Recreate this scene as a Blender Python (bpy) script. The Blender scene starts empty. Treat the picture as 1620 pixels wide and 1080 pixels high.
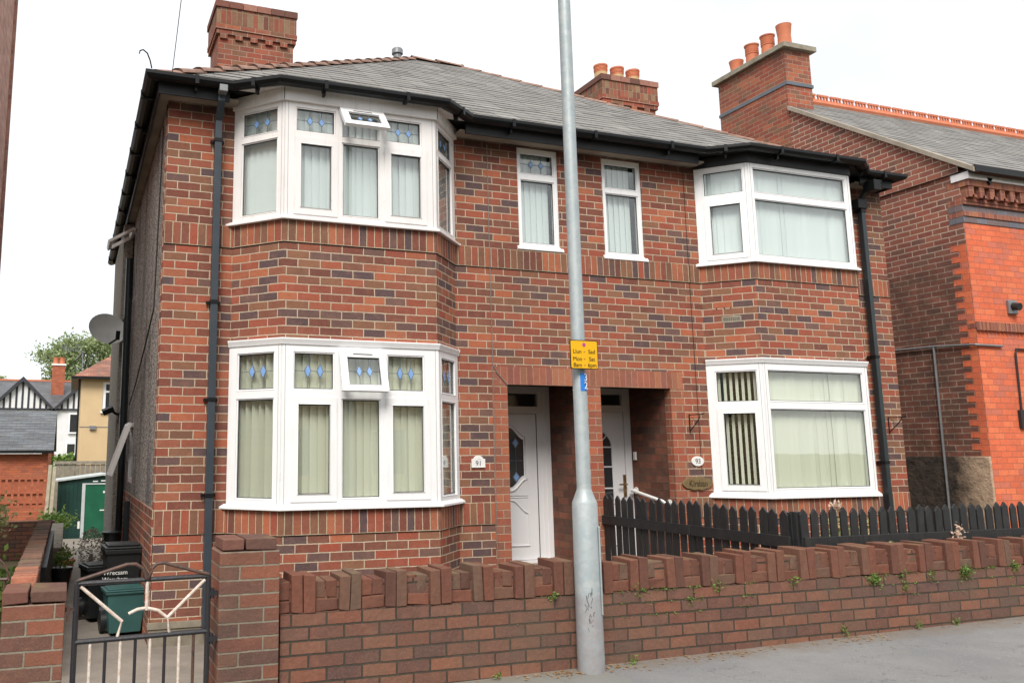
import bpy, math, random
from mathutils import Vector, Matrix, noise as mnoise
random.seed(7)
R = math.radians
S = bpy.context.scene
COL = S.collection

# ---------------------------------------------------------------- camera
def cam_axes(yaw, pitch, roll):
    f = Vector((math.sin(yaw)*math.cos(pitch), math.cos(yaw)*math.cos(pitch), math.sin(pitch)))
    r = Vector((math.cos(yaw), -math.sin(yaw), 0)); u = r.cross(f)
    c, s = math.cos(roll), math.sin(roll)
    return c*r+s*u, -s*r+c*u, f
cd = bpy.data.cameras.new('camera'); cam = bpy.data.objects.new('camera', cd); COL.objects.link(cam)
rr, uu, ff = cam_axes(.3364, .1571, -.0030)
M = Matrix((rr, uu, -ff)).transposed().to_4x4(); M.translation = (-.7626, -8.348, 1.7482)
cam.matrix_world = M
cd.sensor_width = 36; cd.lens = 29.988; cd.shift_x = .1367; cd.shift_y = -.0241
cd.clip_start = .05; cd.clip_end = 3000
S.camera = cam

# ---------------------------------------------------------------- sky, sun, exposure
SUN_EL, SUN_AZ = R(48), R(-28)          # azimuth measured from -Y (street side) towards +X
W = bpy.data.worlds.new('World'); S.world = W; W.use_nodes = True
nt = W.node_tree; nt.nodes.clear()
N = nt.nodes.new; L = nt.links.new
out = N('ShaderNodeOutputWorld'); mixs = N('ShaderNodeMixShader')
bg1 = N('ShaderNodeBackground'); bg2 = N('ShaderNodeBackground')
sky = N('ShaderNodeTexSky'); sky.sky_type = 'NISHITA'; sky.sun_disc = False
sky.sun_elevation = SUN_EL; sky.sun_rotation = math.pi - SUN_AZ
bg1.inputs[1].default_value = .10; L(sky.outputs[0], bg1.inputs[0])
bg2.inputs[0].default_value = (.955, .98, 1, 1); bg2.inputs[1].default_value = .70
tc = N('ShaderNodeTexCoord'); nz = N('ShaderNodeTexNoise'); nz.inputs['Scale'].default_value = 2.2
nz.inputs['Detail'].default_value = 6; nz.inputs['Roughness'].default_value = .55
L(tc.outputs['Generated'], nz.inputs['Vector'])
cr = N('ShaderNodeMapRange'); cr.inputs[1].default_value = .32; cr.inputs[2].default_value = .6
cr.inputs[3].default_value = .78; cr.inputs[4].default_value = 1
L(nz.outputs[0], cr.inputs[0]); L(cr.outputs[0], mixs.inputs[0])
L(bg1.outputs[0], mixs.inputs[1]); L(bg2.outputs[0], mixs.inputs[2]); L(mixs.outputs[0], out.inputs[0])
sd = bpy.data.lights.new('sun', 'SUN'); sd.energy = 2.3; sd.angle = R(26); sd.color = (1, .95, .88)
sun = bpy.data.objects.new('sun', sd); COL.objects.link(sun)
dirv = Vector((math.sin(SUN_AZ)*math.cos(SUN_EL), -math.cos(SUN_AZ)*math.cos(SUN_EL), math.sin(SUN_EL)))
sun.rotation_euler = dirv.to_track_quat('Z', 'Y').to_euler()
S.view_settings.view_transform = 'Standard'; S.view_settings.look = 'None'
S.view_settings.gamma = 1; S.view_settings.use_curve_mapping = False
S.view_settings.exposure = .80
S.render.engine = 'CYCLES'
S.cycles.max_bounces = 8; S.cycles.transparent_max_bounces = 16

# ---------------------------------------------------------------- materials
class Mat:
    def __init__(s, name, rough=.6, spec=.5, metal=0):
        s.m = bpy.data.materials.new(name); s.m.use_nodes = True
        s.t = s.m.node_tree; s.t.nodes.clear()
        s.o = s.n('ShaderNodeOutputMaterial'); s.b = s.n('ShaderNodeBsdfPrincipled')
        s.l(s.b.outputs[0], s.o.inputs[0])
        s.b.inputs['Roughness'].default_value = rough; s.b.inputs['Metallic'].default_value = metal
        s.b.inputs['Specular IOR Level'].default_value = spec
    def n(s, k): return s.t.nodes.new(k)
    def l(s, a, b): s.t.links.new(a, b)
    def val(s, sock, v):
        if isinstance(v, bpy.types.NodeSocket): s.l(v, sock)
        elif isinstance(v, (tuple, list)): sock.default_value = (*v, 1) if len(v) == 3 else v
        else: sock.default_value = v
    def mix(s, f, a, b, mode='MIX'):
        x = s.n('ShaderNodeMix'); x.data_type = 'RGBA'; x.blend_type = mode
        s.val(x.inputs[0], f); s.val(x.inputs[6], a); s.val(x.inputs[7], b); return x.outputs[2]
    def noise(s, vec, scale, detail=4, rough=.5, col=False):
        x = s.n('ShaderNodeTexNoise'); s.l(vec, x.inputs['Vector'])
        x.inputs['Scale'].default_value = scale; x.inputs['Detail'].default_value = detail
        x.inputs['Roughness'].default_value = rough; return x.outputs[1 if col else 0]
    def rng(s, v, a, b, c=0, d=1):
        x = s.n('ShaderNodeMapRange'); s.l(v, x.inputs[0])
        for i, k in enumerate((a, b, c, d)): x.inputs[i+1].default_value = k
        return x.outputs[0]
    def ramp(s, v, stops, const=False):
        x = s.n('ShaderNodeValToRGB'); s.l(v, x.inputs[0]); e = x.color_ramp.elements
        if const: x.color_ramp.interpolation = 'CONSTANT'
        while len(e) < len(stops): e.new(.5)
        for k, (p, c) in enumerate(stops): e[k].position = p; e[k].color = (*c, 1)
        return x.outputs[0]
    def math(s, op, a, b=0):
        x = s.n('ShaderNodeMath'); x.operation = op; s.val(x.inputs[0], a); s.val(x.inputs[1], b); return x.outputs[0]
    def coord(s, k): return s.n('ShaderNodeTexCoord').outputs[k]
    def pos(s): return s.n('ShaderNodeNewGeometry').outputs['Position']
    def bump(s, h, strength=.4, dist=.01):
        x = s.n('ShaderNodeBump'); s.l(h, x.inputs['Height']); x.inputs['Strength'].default_value = strength
        x.inputs['Distance'].default_value = dist; s.l(x.outputs[0], s.b.inputs['Normal'])
    def col(s, v): s.val(s.b.inputs['Base Color'], v)

def palette(cols):
    n = len(cols); return [(i/n, c) for i, c in enumerate(cols)]

def brick_mat(name, cols, mortar, bw=.225, bh=.0825, joint=.011, swap=False, offset=.5, grime=.35,
              grimecol=(.05, .04, .035), gscale=1.4, bump=.6, rough=.85, hue=.12, patch=None, jit=1):
    m = Mat(name, rough, .25)
    uv = m.coord('UV'); sep = m.n('ShaderNodeSeparateXYZ'); m.l(uv, sep.inputs[0])
    com = m.n('ShaderNodeCombineXYZ')
    u, v = (sep.outputs[1], sep.outputs[0]) if swap else (sep.outputs[0], sep.outputs[1])
    # small wobble so that courses are not ruler-straight
    wob = m.noise(m.pos(), 3.1, 2)
    m.l(m.math('ADD', u, m.math('MULTIPLY', m.math('SUBTRACT', wob, .5), .022)), com.inputs[0])
    wob2 = m.math('ADD', m.noise(m.pos(), 5.3, 2), m.math('MULTIPLY', m.noise(m.pos(), 42, 2), .8))
    m.l(m.math('ADD', v, m.math('MULTIPLY', m.math('SUBTRACT', wob2, .9), .008)), com.inputs[1])
    b = m.n('ShaderNodeTexBrick'); m.l(com.outputs[0], b.inputs['Vector'])
    b.offset = offset; b.offset_frequency = 2; b.squash = 1
    b.inputs['Color1'].default_value = (0, 0, 0, 1); b.inputs['Color2'].default_value = (1, 1, 1, 1)
    b.inputs['Mortar'].default_value = (.5, .5, .5, 1); b.inputs['Scale'].default_value = 1
    b.inputs['Mortar Size'].default_value = joint/2; b.inputs['Mortar Smooth'].default_value = .25
    b.inputs['Brick Width'].default_value = bw; b.inputs['Row Height'].default_value = bh
    tone = m.n('ShaderNodeSeparateColor'); m.l(b.outputs[0], tone.inputs[0])
    c = m.ramp(tone.outputs[0], palette(cols), True)
    j1 = m.math('FRACT', m.math('MULTIPLY', tone.outputs[0], 57.31)); j2 = m.math('FRACT', m.math('MULTIPLY', tone.outputs[0], 131.7))
    c = m.mix(m.rng(j1, .3, 1, 0, .38*jit), c, (.10, .055, .05)); c = m.mix(m.rng(j2, .3, 1, 0, .24*jit), c, (.42, .2, .11))
    fine = m.noise(m.pos(), 38, 6, .65)
    c = m.mix(m.rng(fine, .35, .75, 0, .45), c, m.mix(.5, c, (.02, .012, .01)))
    c = m.mix(m.rng(m.noise(m.pos(), 90, 3, .7), .5, .8, 0, .22), c, (.5, .3, .22))
    c = m.mix(m.rng(m.noise(m.pos(), 14, 3), .3, .7, 0, .3), c, m.mix(.5, c, (.12, .06, .05)))
    sp = m.noise(m.pos(), 9, 4)
    c = m.mix(m.rng(sp, .5, .8, 0, hue*2), c, (.45, .2, .13))
    mc = m.mix(m.rng(m.noise(m.pos(), 25, 4), .3, .7, 0, .5), mortar, [k*.6 for k in mortar])
    c = m.mix(b.outputs[1], c, mc)
    big = m.noise(m.pos(), gscale, 5, .6)
    c = m.mix(m.rng(big, .45, .75, 0, grime), c, grimecol)
    if patch: c = patch(m, c)
    m.col(c)
    h = m.math('ADD', m.math('MULTIPLY', m.math('SUBTRACT', 1, b.outputs[1]), .8), m.math('MULTIPLY', fine, .45))
    m.bump(h, min(1, bump*1.5), .012)
    return m.m

def simple(name, col, rough=.6, var=.12, scale=8, spec=.4, metal=0, bump=0, bscale=40, dark=None, dist=.004):
    m = Mat(name, rough, spec, metal)
    n = m.noise(m.pos(), scale, 5, .6)
    d = dark if dark else tuple(k*(1-var*2) for k in col)
    m.col(m.mix(m.rng(n, .3, .72), col, d))
    if bump: m.bump(m.noise(m.pos(), bscale, 5, .6), bump, dist)
    return m.m

MT = {}
red = (.37, .088, .05); org = (.46, .135, .066); drk = (.20, .066, .046); pur = (.105, .07, .076); brn = (.25, .115, .066); mid = (.30, .08, .049)
def eave_soot_shade(m, c):  # soot plus the shade beneath the eaves, mixed into the brick colour
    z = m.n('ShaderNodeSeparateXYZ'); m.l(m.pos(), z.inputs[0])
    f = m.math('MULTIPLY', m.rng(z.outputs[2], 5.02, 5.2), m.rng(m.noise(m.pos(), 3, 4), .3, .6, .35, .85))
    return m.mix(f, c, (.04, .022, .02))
MT['house'] = brick_mat('house_brick', [red, drk, org, pur, red, brn, mid, pur, drk, red, org, brn, red, pur, mid, drk], (.58, .46, .34), joint=.012, grime=.22, patch=eave_soot_shade)
MT['bandm'] = brick_mat('soldier_brick', [org, red, drk, org, brn, mid, red, pur, drk, org, brn], (.54, .43, .30), bh=.081, swap=True, offset=0, grime=.3)
MT['lintel'] = brick_mat('lintel_brick', [(.36, .13, .08), (.43, .165, .09), (.31, .10, .075), (.38, .125, .075), (.28, .10, .08)], (.45, .26, .18), bh=.081, joint=.008, swap=True, offset=0, grime=.15, bump=.25)
MT['quoin'] = brick_mat('quoin_brick', [(.40, .13, .07), org, (.36, .10, .06), (.3, .12, .08), red], (.46, .33, .23), bw=.2, grime=.15)
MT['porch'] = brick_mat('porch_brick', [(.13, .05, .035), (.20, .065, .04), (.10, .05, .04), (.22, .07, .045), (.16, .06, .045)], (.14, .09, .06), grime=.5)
MT['stack'] = brick_mat('chimney_brick', [red, org, mid, brn, red], (.46, .34, .26), grime=.3)
MT['stackband'] = brick_mat('chimney_soldier_brick', [red, brn, drk, (.3, .2, .12), mid], (.35, .27, .18), bh=.081, swap=True, offset=0, grime=.4)
MT['garden'] = brick_mat('garden_wall_brick', [(.185, .082, .058), (.155, .074, .055), (.215, .086, .056), (.135, .07, .056), (.17, .08, .058), (.12, .07, .06)],
                         (.06, .052, .04), bw=.232, joint=.013, grime=.6, grimecol=(.115, .09, .068), gscale=2.2, bump=1, hue=.08)
MT['pillar'] = brick_mat('pillar_brick', [(.20, .074, .05), (.14, .068, .054), (.24, .078, .048), (.12, .064, .053)], (.27, .235, .18), bw=.29, bh=.0826, joint=.013, grime=.45, grimecol=(.09, .065, .05), gscale=3, bump=1, hue=.08)
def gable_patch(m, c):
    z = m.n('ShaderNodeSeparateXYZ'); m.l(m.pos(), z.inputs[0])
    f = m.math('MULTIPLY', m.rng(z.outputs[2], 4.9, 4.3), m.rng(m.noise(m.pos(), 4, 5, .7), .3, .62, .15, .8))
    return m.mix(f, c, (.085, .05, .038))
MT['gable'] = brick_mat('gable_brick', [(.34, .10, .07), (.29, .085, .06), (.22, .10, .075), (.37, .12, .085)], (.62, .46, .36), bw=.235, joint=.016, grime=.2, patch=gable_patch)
MT['orange'] = brick_mat('orange_brick', [(.86, .19, .085), (.80, .17, .075), (.90, .225, .10), (.84, .18, .08), (.70, .19, .12)], (.40, .14, .09), bw=.2, joint=.008, grime=.16, bump=.35, hue=.05, jit=.3)
MT['greybrick'] = brick_mat('grey_brick', [(.14, .16, .2), (.19, .21, .25), (.16, .17, .21)], (.15, .12, .11), bw=.22, joint=.006, grime=.2)
MT['farbrick'] = brick_mat('outbuilding_brick', [(.52, .135, .06), (.46, .12, .06), (.56, .16, .08)], (.36, .16, .10), bw=.225, bh=.075, joint=.008, grime=.12)
MT['pinkbrick'] = brick_mat('pale_brick', [(.62, .32, .25), (.56, .28, .22), (.68, .38, .30)], (.5, .38, .3), grime=.15)

def slate(name, c1, c2, w=.3, h=.19):
    m = Mat(name, .55, .45)
    b = m.n('ShaderNodeTexBrick'); m.l(m.coord('UV'), b.inputs['Vector']); b.offset = .5
    b.inputs['Color1'].default_value = (*c1, 1); b.inputs['Color2'].default_value = (*c2, 1)
    b.inputs['Mortar'].default_value = (.035, .033, .032, 1); b.inputs['Scale'].default_value = 1
    b.inputs['Mortar Size'].default_value = .004; b.inputs['Mortar Smooth'].default_value = .3
    b.inputs['Brick Width'].default_value = w; b.inputs['Row Height'].default_value = h
    n = m.noise(m.pos(), 2.5, 6, .65)
    mp = m.n('ShaderNodeMapping'); m.l(m.coord('UV'), mp.inputs[0]); mp.inputs['Scale'].default_value = (.9, 7, 1)
    stx = m.noise(mp.outputs[0], 1, 5, .7)
    c = m.mix(m.rng(n, .4, .7, 0, .4), b.outputs[0], (.17, .15, .12))
    c = m.mix(m.rng(stx, .40, .62, 0, .7), c, (.045, .04, .038)); c = m.mix(m.rng(stx, .42, .30, 0, .6), c, (.26, .245, .22))
    sep = m.n('ShaderNodeSeparateXYZ'); m.l(m.coord('UV'), sep.inputs[0])
    saw = m.math('FRACT', m.math('DIVIDE', m.math('ADD', sep.outputs[1], m.math('MULTIPLY', m.noise(m.pos(), 9, 2), .012)), h))
    c = m.mix(m.rng(saw, .19, .08, 0, .88), c, (.03, .03, .03))
    m.col(m.mix(m.rng(m.noise(m.pos(), 17, 5), .5, .8, 0, .35), c, (.05, .05, .05)))
    m.bump(m.math('ADD', m.math('SUBTRACT', 1, saw), m.math('MULTIPLY', m.math('SUBTRACT', 1, b.outputs[1]), .5)), .7, .012)
    return m.m
MT['slate'] = slate('roof_slate', (.085, .08, .076), (.18, .166, .152), .36, .29)
MT['slate2'] = slate('neighbour_slate', (.15, .135, .12), (.25, .225, .20), .34, .27)
MT['slate3'] = slate('blue_slate', (.10, .115, .135), (.15, .165, .185), .3, .2)
MT['redtile'] = slate('red_tile', (.36, .12, .07), (.48, .18, .10), .2, .12)

def upvc(name, c0, k):
    m = Mat(name, .3, .5); g = m.n('ShaderNodeAmbientOcclusion') if False else None
    c = m.mix(m.rng(m.noise(m.pos(), 2.2, 5, .6), .35, .75, 0, k), c0, tuple(x*.86 for x in c0))
    mp = m.n('ShaderNodeMapping'); m.l(m.pos(), mp.inputs[0]); mp.inputs['Scale'].default_value = (1, 1, .1)
    c = m.mix(m.rng(m.noise(mp.outputs[0], 24, 4, .7), .55, .8, 0, k*.9), c, (.52, .48, .42)); m.col(c)
    m.l(m.rng(m.noise(m.pos(), 7, 4), .3, .7, .24, .45), m.b.inputs['Roughness']); return m.m
MT['upvc'] = upvc('white_upvc', (.86, .86, .87), .35)
MT['upvcold'] = upvc('white_upvc_weathered', (.81, .78, .77), .6)
MT['door'] = simple('white_door', (.74, .74, .76), .35, .02, 3)
MT['groove'] = simple('frame_groove_grey', (.34, .33, .33), .6, .05)
MT['seal'] = simple('black_seal', (.012, .012, .013), .5, .05)
MT['black'] = simple('black_plastic_gutter', (.007, .008, .009), .45, .2, 5, .3)
m = Mat('black_painted_wood', .5, .5)
mp = m.n('ShaderNodeMapping'); m.l(m.pos(), mp.inputs[0]); mp.inputs['Scale'].default_value = (1, 1, .12); g_ = m.noise(mp.outputs[0], 55, 5, .7)
c = m.mix(m.rng(g_, .3, .7), (.010, .011, .012), (.026, .027, .029)); c = m.mix(m.rng(m.noise(m.pos(), 5, 5, .7), .52, .75, 0, .4), c, (.06, .057, .05))
m.col(c); m.bump(g_, .6, .004); MT['blackwood'] = m.m
MT['fascia'] = simple('black_fascia', (.022, .023, .027), .5, .25, 4, .4, bump=.2, bscale=25)
MT['greypipe'] = simple('grey_pipe', (.045, .06, .075), .35, .15, 4, .5)
MT['darkpipe'] = simple('dark_pipe', (.018, .028, .032), .3, .15, 4, .5)
MT['soffit'] = simple('painted_soffit', (.42, .36, .29), .7, .2, 3, .3)
MT['lead'] = simple('lead', (.13, .15, .18), .5, .15, 6, .5)
MT['leadline'] = simple('lead_came', (.12, .145, .17), .4, .1, 6, .5)
MT['blue'] = simple('blue_glass_diamond', (.24, .42, .78), .15, .1, 30, .6)
MT['hiptile'] = simple('clay_hip_tile', (.36, .22, .17), .8, .3, 7, .2, bump=.4, bscale=30, dark=(.15, .10, .08))
MT['pot'] = simple('terracotta_pot', (.58, .19, .10), .7, .1, 6, .3)
MT['potbuff'] = simple('buff_pot', (.62, .42, .22), .8, .15, 6, .3)
MT['cap'] = simple('concrete_cap', (.36, .32, .25), .85, .25, 5, .2, bump=.4)
MT['dark'] = simple('dark_interior', (.025, .023, .021), .9, .1)
MT['floorin'] = simple('interior_wall', (.30, .27, .22), .9, .1)
MT['brass'] = simple('brass', (.40, .27, .12), .35, .2, 20, .5, .8)
MT['yellow'] = simple('yellow_sign_face', (.80, .44, .012), .4, .03, 5)
MT['text'] = simple('black_lettering', (.02, .016, .012), .5, .05)
MT['textgrey'] = simple('grey_lettering', (.12, .12, .14), .5, .05)
MT['purple'] = simple('magenta_dot', (.45, .06, .28), .4, .05)
MT['bluelabel'] = simple('blue_label', (.03, .21, .68), .35, .04)
MT['white'] = simple('white_paint', (.80, .79, .77), .4, .05, 9)
MT['oldwhite'] = simple('flaking_white_paint', (.72, .67, .62), .5, .1, 45, dark=(.50, .36, .27))
MT['rust'] = simple('rusty_black_iron', (.018, .021, .028), .4, .1, 22, .5, bump=.4, dark=(.03, .025, .026))
MT['rust2'] = simple('rusty_iron_bar', (.035, .028, .028), .5, .1, 30, .4, bump=.4, dark=(.15, .075, .05))
m = Mat('stone_plinth', .92, .15)
z = m.n('ShaderNodeSeparateXYZ'); m.l(m.pos(), z.inputs[0])
n1 = m.noise(m.pos(), 9, 6, .65)
c = m.mix(m.rng(n1, .3, .7), (.60, .43, .30), (.42, .30, .21))
wh = m.math('MULTIPLY', m.rng(m.math('ADD', z.outputs[1], m.math('MULTIPLY', m.noise(m.pos(), 5, 4, .7), .5)), .42, .75), m.rng(n1, .25, .6, 1, .88))
m.col(m.mix(wh, c, (.022, .02, .02))); m.bump(m.noise(m.pos(), 8, 6, .7), 1, .05); MT['stone'] = m.m
MT['plaque'] = simple('wooden_plaque', (.22, .155, .07), .45, .2, 30, .4, bump=.3)
MT['metalgrey'] = simple('grey_metal', (.26, .27, .28), .45, .15, 8, .5, .4)
MT['dish'] = simple('satellite_dish_mesh', (.62, .64, .63), .5, .1, 5, .4)
MT['green'] = simple('green_shed_metal', (.012, .125, .065), .4, .2, 3, .5)
MT['dgreen'] = simple('dark_green_metal', (.012, .05, .042), .4, .2, 3, .5)
MT['shedtrim'] = simple('shed_trim', (.52, .56, .56), .5, .1, 4)
MT['fencegrey'] = simple('weathered_fence_wood', (.30, .265, .21), .85, .2, 9, .2, bump=.4)
MT['postpale'] = simple('pale_concrete_post', (.52, .46, .36), .85, .15, 6, .2)
MT['terrafence'] = simple('terracotta_fence_wood', (.42, .125, .065), .7, .15, 6, .3)
MT['beige'] = simple('beige_render', (.62, .46, .27), .9, .06, 1.5, .2, bump=.2)
MT['renderwhite'] = simple('white_render', (.74, .73, .74), .85, .05, 2, .2)
MT['timber'] = simple('dark_timber', (.045, .045, .055), .6, .15, 4, .3)
MT['glassdark'] = simple('dark_window_glass', (.03, .035, .04), .08, .1, 2, .8)
MT['bin'] = simple('black_bin_plastic', (.014, .016, .017), .42, .15, 6, .45)
MT['binteal'] = simple('teal_bin_plastic', (.04, .12, .115), .42, .15, 5, .45)
MT['cable'] = simple('grey_cable', (.22, .20, .18), .6, .1)
MT['cableblk'] = simple('black_cable', (.03, .025, .025), .6, .1)
MT['soil'] = simple('soil', (.09, .065, .045), .95, .25, 12, .1, bump=.8)
MT['bark'] = simple('bark', (.12, .09, .065), .9, .2, 12, .1, bump=.6)
MT['flag'] = simple('concrete_block', (.30, .26, .2), .9, .25, 6, .2, bump=.5)

def leafmat(name, a, b, rough=.55, sc=3):
    m = Mat(name, rough, .35)
    rnd = m.n('ShaderNodeAttribute'); rnd.attribute_name = 'tone'
    m.col(m.mix(rnd.outputs['Fac'], a, b))
    tr = m.n('ShaderNodeBsdfTranslucent'); m.l(m.b.inputs['Base Color'].links[0].from_socket, tr.inputs[0])
    mx = m.n('ShaderNodeMixShader'); mx.inputs[0].default_value = .3
    m.l(m.b.outputs[0], mx.inputs[1]); m.l(tr.outputs[0], mx.inputs[2]); m.l(mx.outputs[0], m.o.inputs[0])
    return m.m
MT['leaf'] = leafmat('green_leaves', (.06, .13, .025), (.22, .32, .07))
MT['treeleaf'] = leafmat('tree_leaves', (.17, .23, .09), (.42, .48, .25))
MT['bushleaf'] = leafmat('variegated_leaves', (.16, .20, .06), (.55, .52, .26))
MT['greyleaf'] = leafmat('speckled_leaves', (.06, .06, .045), (.34, .32, .25))
MT['dryleaf'] = leafmat('dry_leaves', (.30, .15, .06), (.55, .33, .16))
MT['flower'] = leafmat('pale_flowers', (.62, .38, .26), (.75, .66, .56))

def tonebrick(name, a, b, c):
    m = Mat(name, .88, .2)
    t = m.n('ShaderNodeAttribute'); t.attribute_name = 'tone'
    col = m.ramp(t.outputs['Fac'], [(0, a), (.5, b), (1, c)])
    n = m.noise(m.pos(), 30, 6, .7); col = m.mix(m.rng(n, .35, .7, 0, .5), col, m.mix(.6, col, (.03, .02, .015)))
    z = m.n('ShaderNodeSeparateXYZ'); g = m.n('ShaderNodeNewGeometry'); m.l(g.outputs['Normal'], z.inputs[0])
    moss = m.math('MULTIPLY', m.rng(z.outputs[2], .5, .9), m.rng(m.noise(m.pos(), 6, 4), .45, .7, 0, .5))
    m.col(m.mix(moss, col, (.20, .16, .075)))
    m.bump(n, .9, .006); return m.m
MT['cope'] = tonebrick('coping_brick', (.125, .062, .048), (.20, .08, .054), (.155, .1, .072))
MT['pilcap'] = tonebrick('pillar_cap_brick', (.14, .075, .06), (.24, .10, .075), (.40, .2, .15))
MT['edge'] = tonebrick('edging_brick', (.16, .13, .11), (.30, .14, .10), (.5, .19, .12))

m = Mat('slate_tile', .6, .4)
t_ = m.n('ShaderNodeAttribute'); t_.attribute_name = 'tone'
c = m.ramp(t_.outputs['Fac'], [(0, (.05, .048, .046)), (.3, (.15, .142, .134)), (.6, (.20, .19, .178)), (1, (.29, .275, .255))])
c = m.mix(m.rng(m.noise(m.pos(), 3, 6, .7), .45, .75, 0, .5), c, (.24, .215, .18))
c = m.mix(m.rng(m.noise(m.pos(), 24, 5, .7), .5, .8, 0, .3), c, (.07, .066, .06))
m.col(c); m.bump(m.noise(m.pos(), 30, 5, .7), .5, .006); MT['slatetile'] = m.m
# pebbledash
m = Mat('pebbledash', .95, .15)
vo = m.n('ShaderNodeTexVoronoi'); m.l(m.pos(), vo.inputs['Vector']); vo.inputs['Scale'].default_value = 55
sc = m.n('ShaderNodeSeparateColor'); m.l(vo.outputs['Color'], sc.inputs[0])
c = m.ramp(sc.outputs[0], [(0, (.07, .062, .058)), (.3, (.22, .20, .185)), (.7, (.40, .375, .35)), (1, (.62, .58, .55))])
st = m.n('ShaderNodeMapping'); m.l(m.pos(), st.inputs[0]); st.inputs['Scale'].default_value = (1, 1.1, .35)
c = m.mix(m.rng(m.noise(st.outputs[0], 1.6, 4), .5, .68, 0, .6), c, (.06, .055, .052))
m.col(c); m.bump(vo.outputs['Distance'], .9, .012); MT['dash'] = m.m
m = Mat('pebbledash_pale', .95, .15)
vo = m.n('ShaderNodeTexVoronoi'); m.l(m.pos(), vo.inputs['Vector']); vo.inputs['Scale'].default_value = 60
sc = m.n('ShaderNodeSeparateColor'); m.l(vo.outputs['Color'], sc.inputs[0])
m.col(m.ramp(sc.outputs[0], [(0, (.18, .16, .14)), (1, (.36, .33, .29))])); m.bump(vo.outputs['Distance'], .5, .01); MT['dashpale'] = m.m

# galvanised steel
m = Mat('galvanised_steel', .5, .5, .25)
v2 = m.n('ShaderNodeTexVoronoi'); m.l(m.pos(), v2.inputs['Vector']); v2.inputs['Scale'].default_value = 26
v2.inputs['Randomness'].default_value = 1
s2 = m.n('ShaderNodeSeparateColor'); m.l(v2.outputs['Color'], s2.inputs[0])
c = m.mix(m.rng(s2.outputs[0], 0, 1, 0, .6), (.33, .385, .405), (.43, .46, .465))
c = m.mix(m.rng(m.noise(m.pos(), 9, 6, .7), .5, .75, 0, .45), c, (.54, .56, .54))
z = m.n('ShaderNodeSeparateXYZ'); m.l(m.pos(), z.inputs[0])
lowf = m.math('MULTIPLY', m.rng(z.outputs[2], .80, .76), m.rng(m.noise(m.pos(), 11, 6, .7), .35, .7, .3, .9))
c = m.mix(lowf, c, (.30, .27, .28)); m.col(c)
m.l(m.rng(m.noise(m.pos(), 12, 4), .3, .7, .4, .65), m.b.inputs['Roughness']); MT['galv'] = m.m

# glass: thin pane
def glass(name, tint, k=1.0):
    m = Mat(name); m.t.nodes.remove(m.b)
    tr = m.n('ShaderNodeBsdfTransparent'); tr.inputs[0].default_value = (*tint, 1)
    gl = m.n('ShaderNodeBsdfGlossy'); gl.inputs['Roughness'].default_value = .015
    fr = m.n('ShaderNodeFresnel'); ge = m.n('ShaderNodeNewGeometry')
    m.l(m.rng(ge.outputs['Backfacing'], 0, 1, 1.5, 1/1.5), fr.inputs[0])     # thin pane: same reflectance from both sides
    bp = m.n('ShaderNodeBump'); bp.inputs['Strength'].default_value = .025; bp.inputs['Distance'].default_value = .02
    m.l(m.noise(m.pos(), 2.2, 1), bp.inputs['Height']); m.l(bp.outputs[0], gl.inputs['Normal'])
    mx = m.n('ShaderNodeMixShader'); m.l(m.math('MULTIPLY', fr.outputs[0], k), mx.inputs[0])
    m.l(tr.outputs[0], mx.inputs[1]); m.l(gl.outputs[0], mx.inputs[2]); m.l(mx.outputs[0], m.o.inputs[0])
    return m.m
MT['glass'] = glass('window_glass', (.965, .985, .972), 2.3)

def blindmat(name, c, tr=.35):
    m = Mat(name, .8, .2); m.col(c)
    t = m.n('ShaderNodeBsdfTranslucent'); t.inputs[0].default_value = (*c, 1)
    mx = m.n('ShaderNodeMixShader'); mx.inputs[0].default_value = tr
    m.l(m.b.outputs[0], mx.inputs[1]); m.l(t.outputs[0], mx.inputs[2]); m.l(mx.outputs[0], m.o.inputs[0]); return m.m
MT['blind'] = blindmat('cream_blind', (.90, .90, .77), .1)
MT['blindblue'] = blindmat('pale_blue_blind', (.88, .93, .95), .1)

# pavement
m = Mat('asphalt_pavement', .9, .25)
n1 = m.noise(m.pos(), 1.3, 6, .6); n2 = m.noise(m.pos(), 160, 3, .7)
c = m.mix(m.rng(n1, .35, .7), (.195, .195, .197), (.26, .257, .25))
c = m.mix(m.rng(n2, .4, .75, 0, .6), c, (.10, .10, .10)); c = m.mix(m.rng(m.noise(m.pos(), 75, 2, .6), .62, .72, 0, .6), c, (.36, .355, .34))
z = m.n('ShaderNodeSeparateXYZ'); m.l(m.pos(), z.inputs[0])
edge = m.math('MULTIPLY', m.rng(m.math('ADD', z.outputs[1], m.math('MULTIPLY', m.math('SUBTRACT', m.noise(m.pos(), 3.5, 4), .5), .35)), -3.30, -3.05), m.rng(m.noise(m.pos(), 14, 5, .7), .3, .7, .35, .9))
vc = m.n('ShaderNodeTexVoronoi'); vc.feature = 'DISTANCE_TO_EDGE'; vc.inputs['Scale'].default_value = .8
wv = m.n('ShaderNodeVectorMath'); wv.operation = 'ADD'; m.l(m.pos(), wv.inputs[0]); m.l(m.noise(m.pos(), 3, 4, .6, True), wv.inputs[1]); m.l(wv.outputs[0], vc.inputs['Vector'])
c = m.mix(m.math('MULTIPLY', m.rng(vc.outputs['Distance'], .007, .0), .5), c, (.06, .06, .06))
c = m.mix(m.rng(m.noise(m.pos(), 6, 5, .7), .58, .72, 0, .35), c, (.13, .125, .12))
gum = m.n('ShaderNodeTexVoronoi'); gum.inputs['Scale'].default_value = 5; m.l(m.pos(), gum.inputs['Vector'])
c = m.mix(m.math('MULTIPLY', m.rng(gum.outputs['Distance'], .075, .06), .4), c, (.34, .33, .31))
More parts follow.
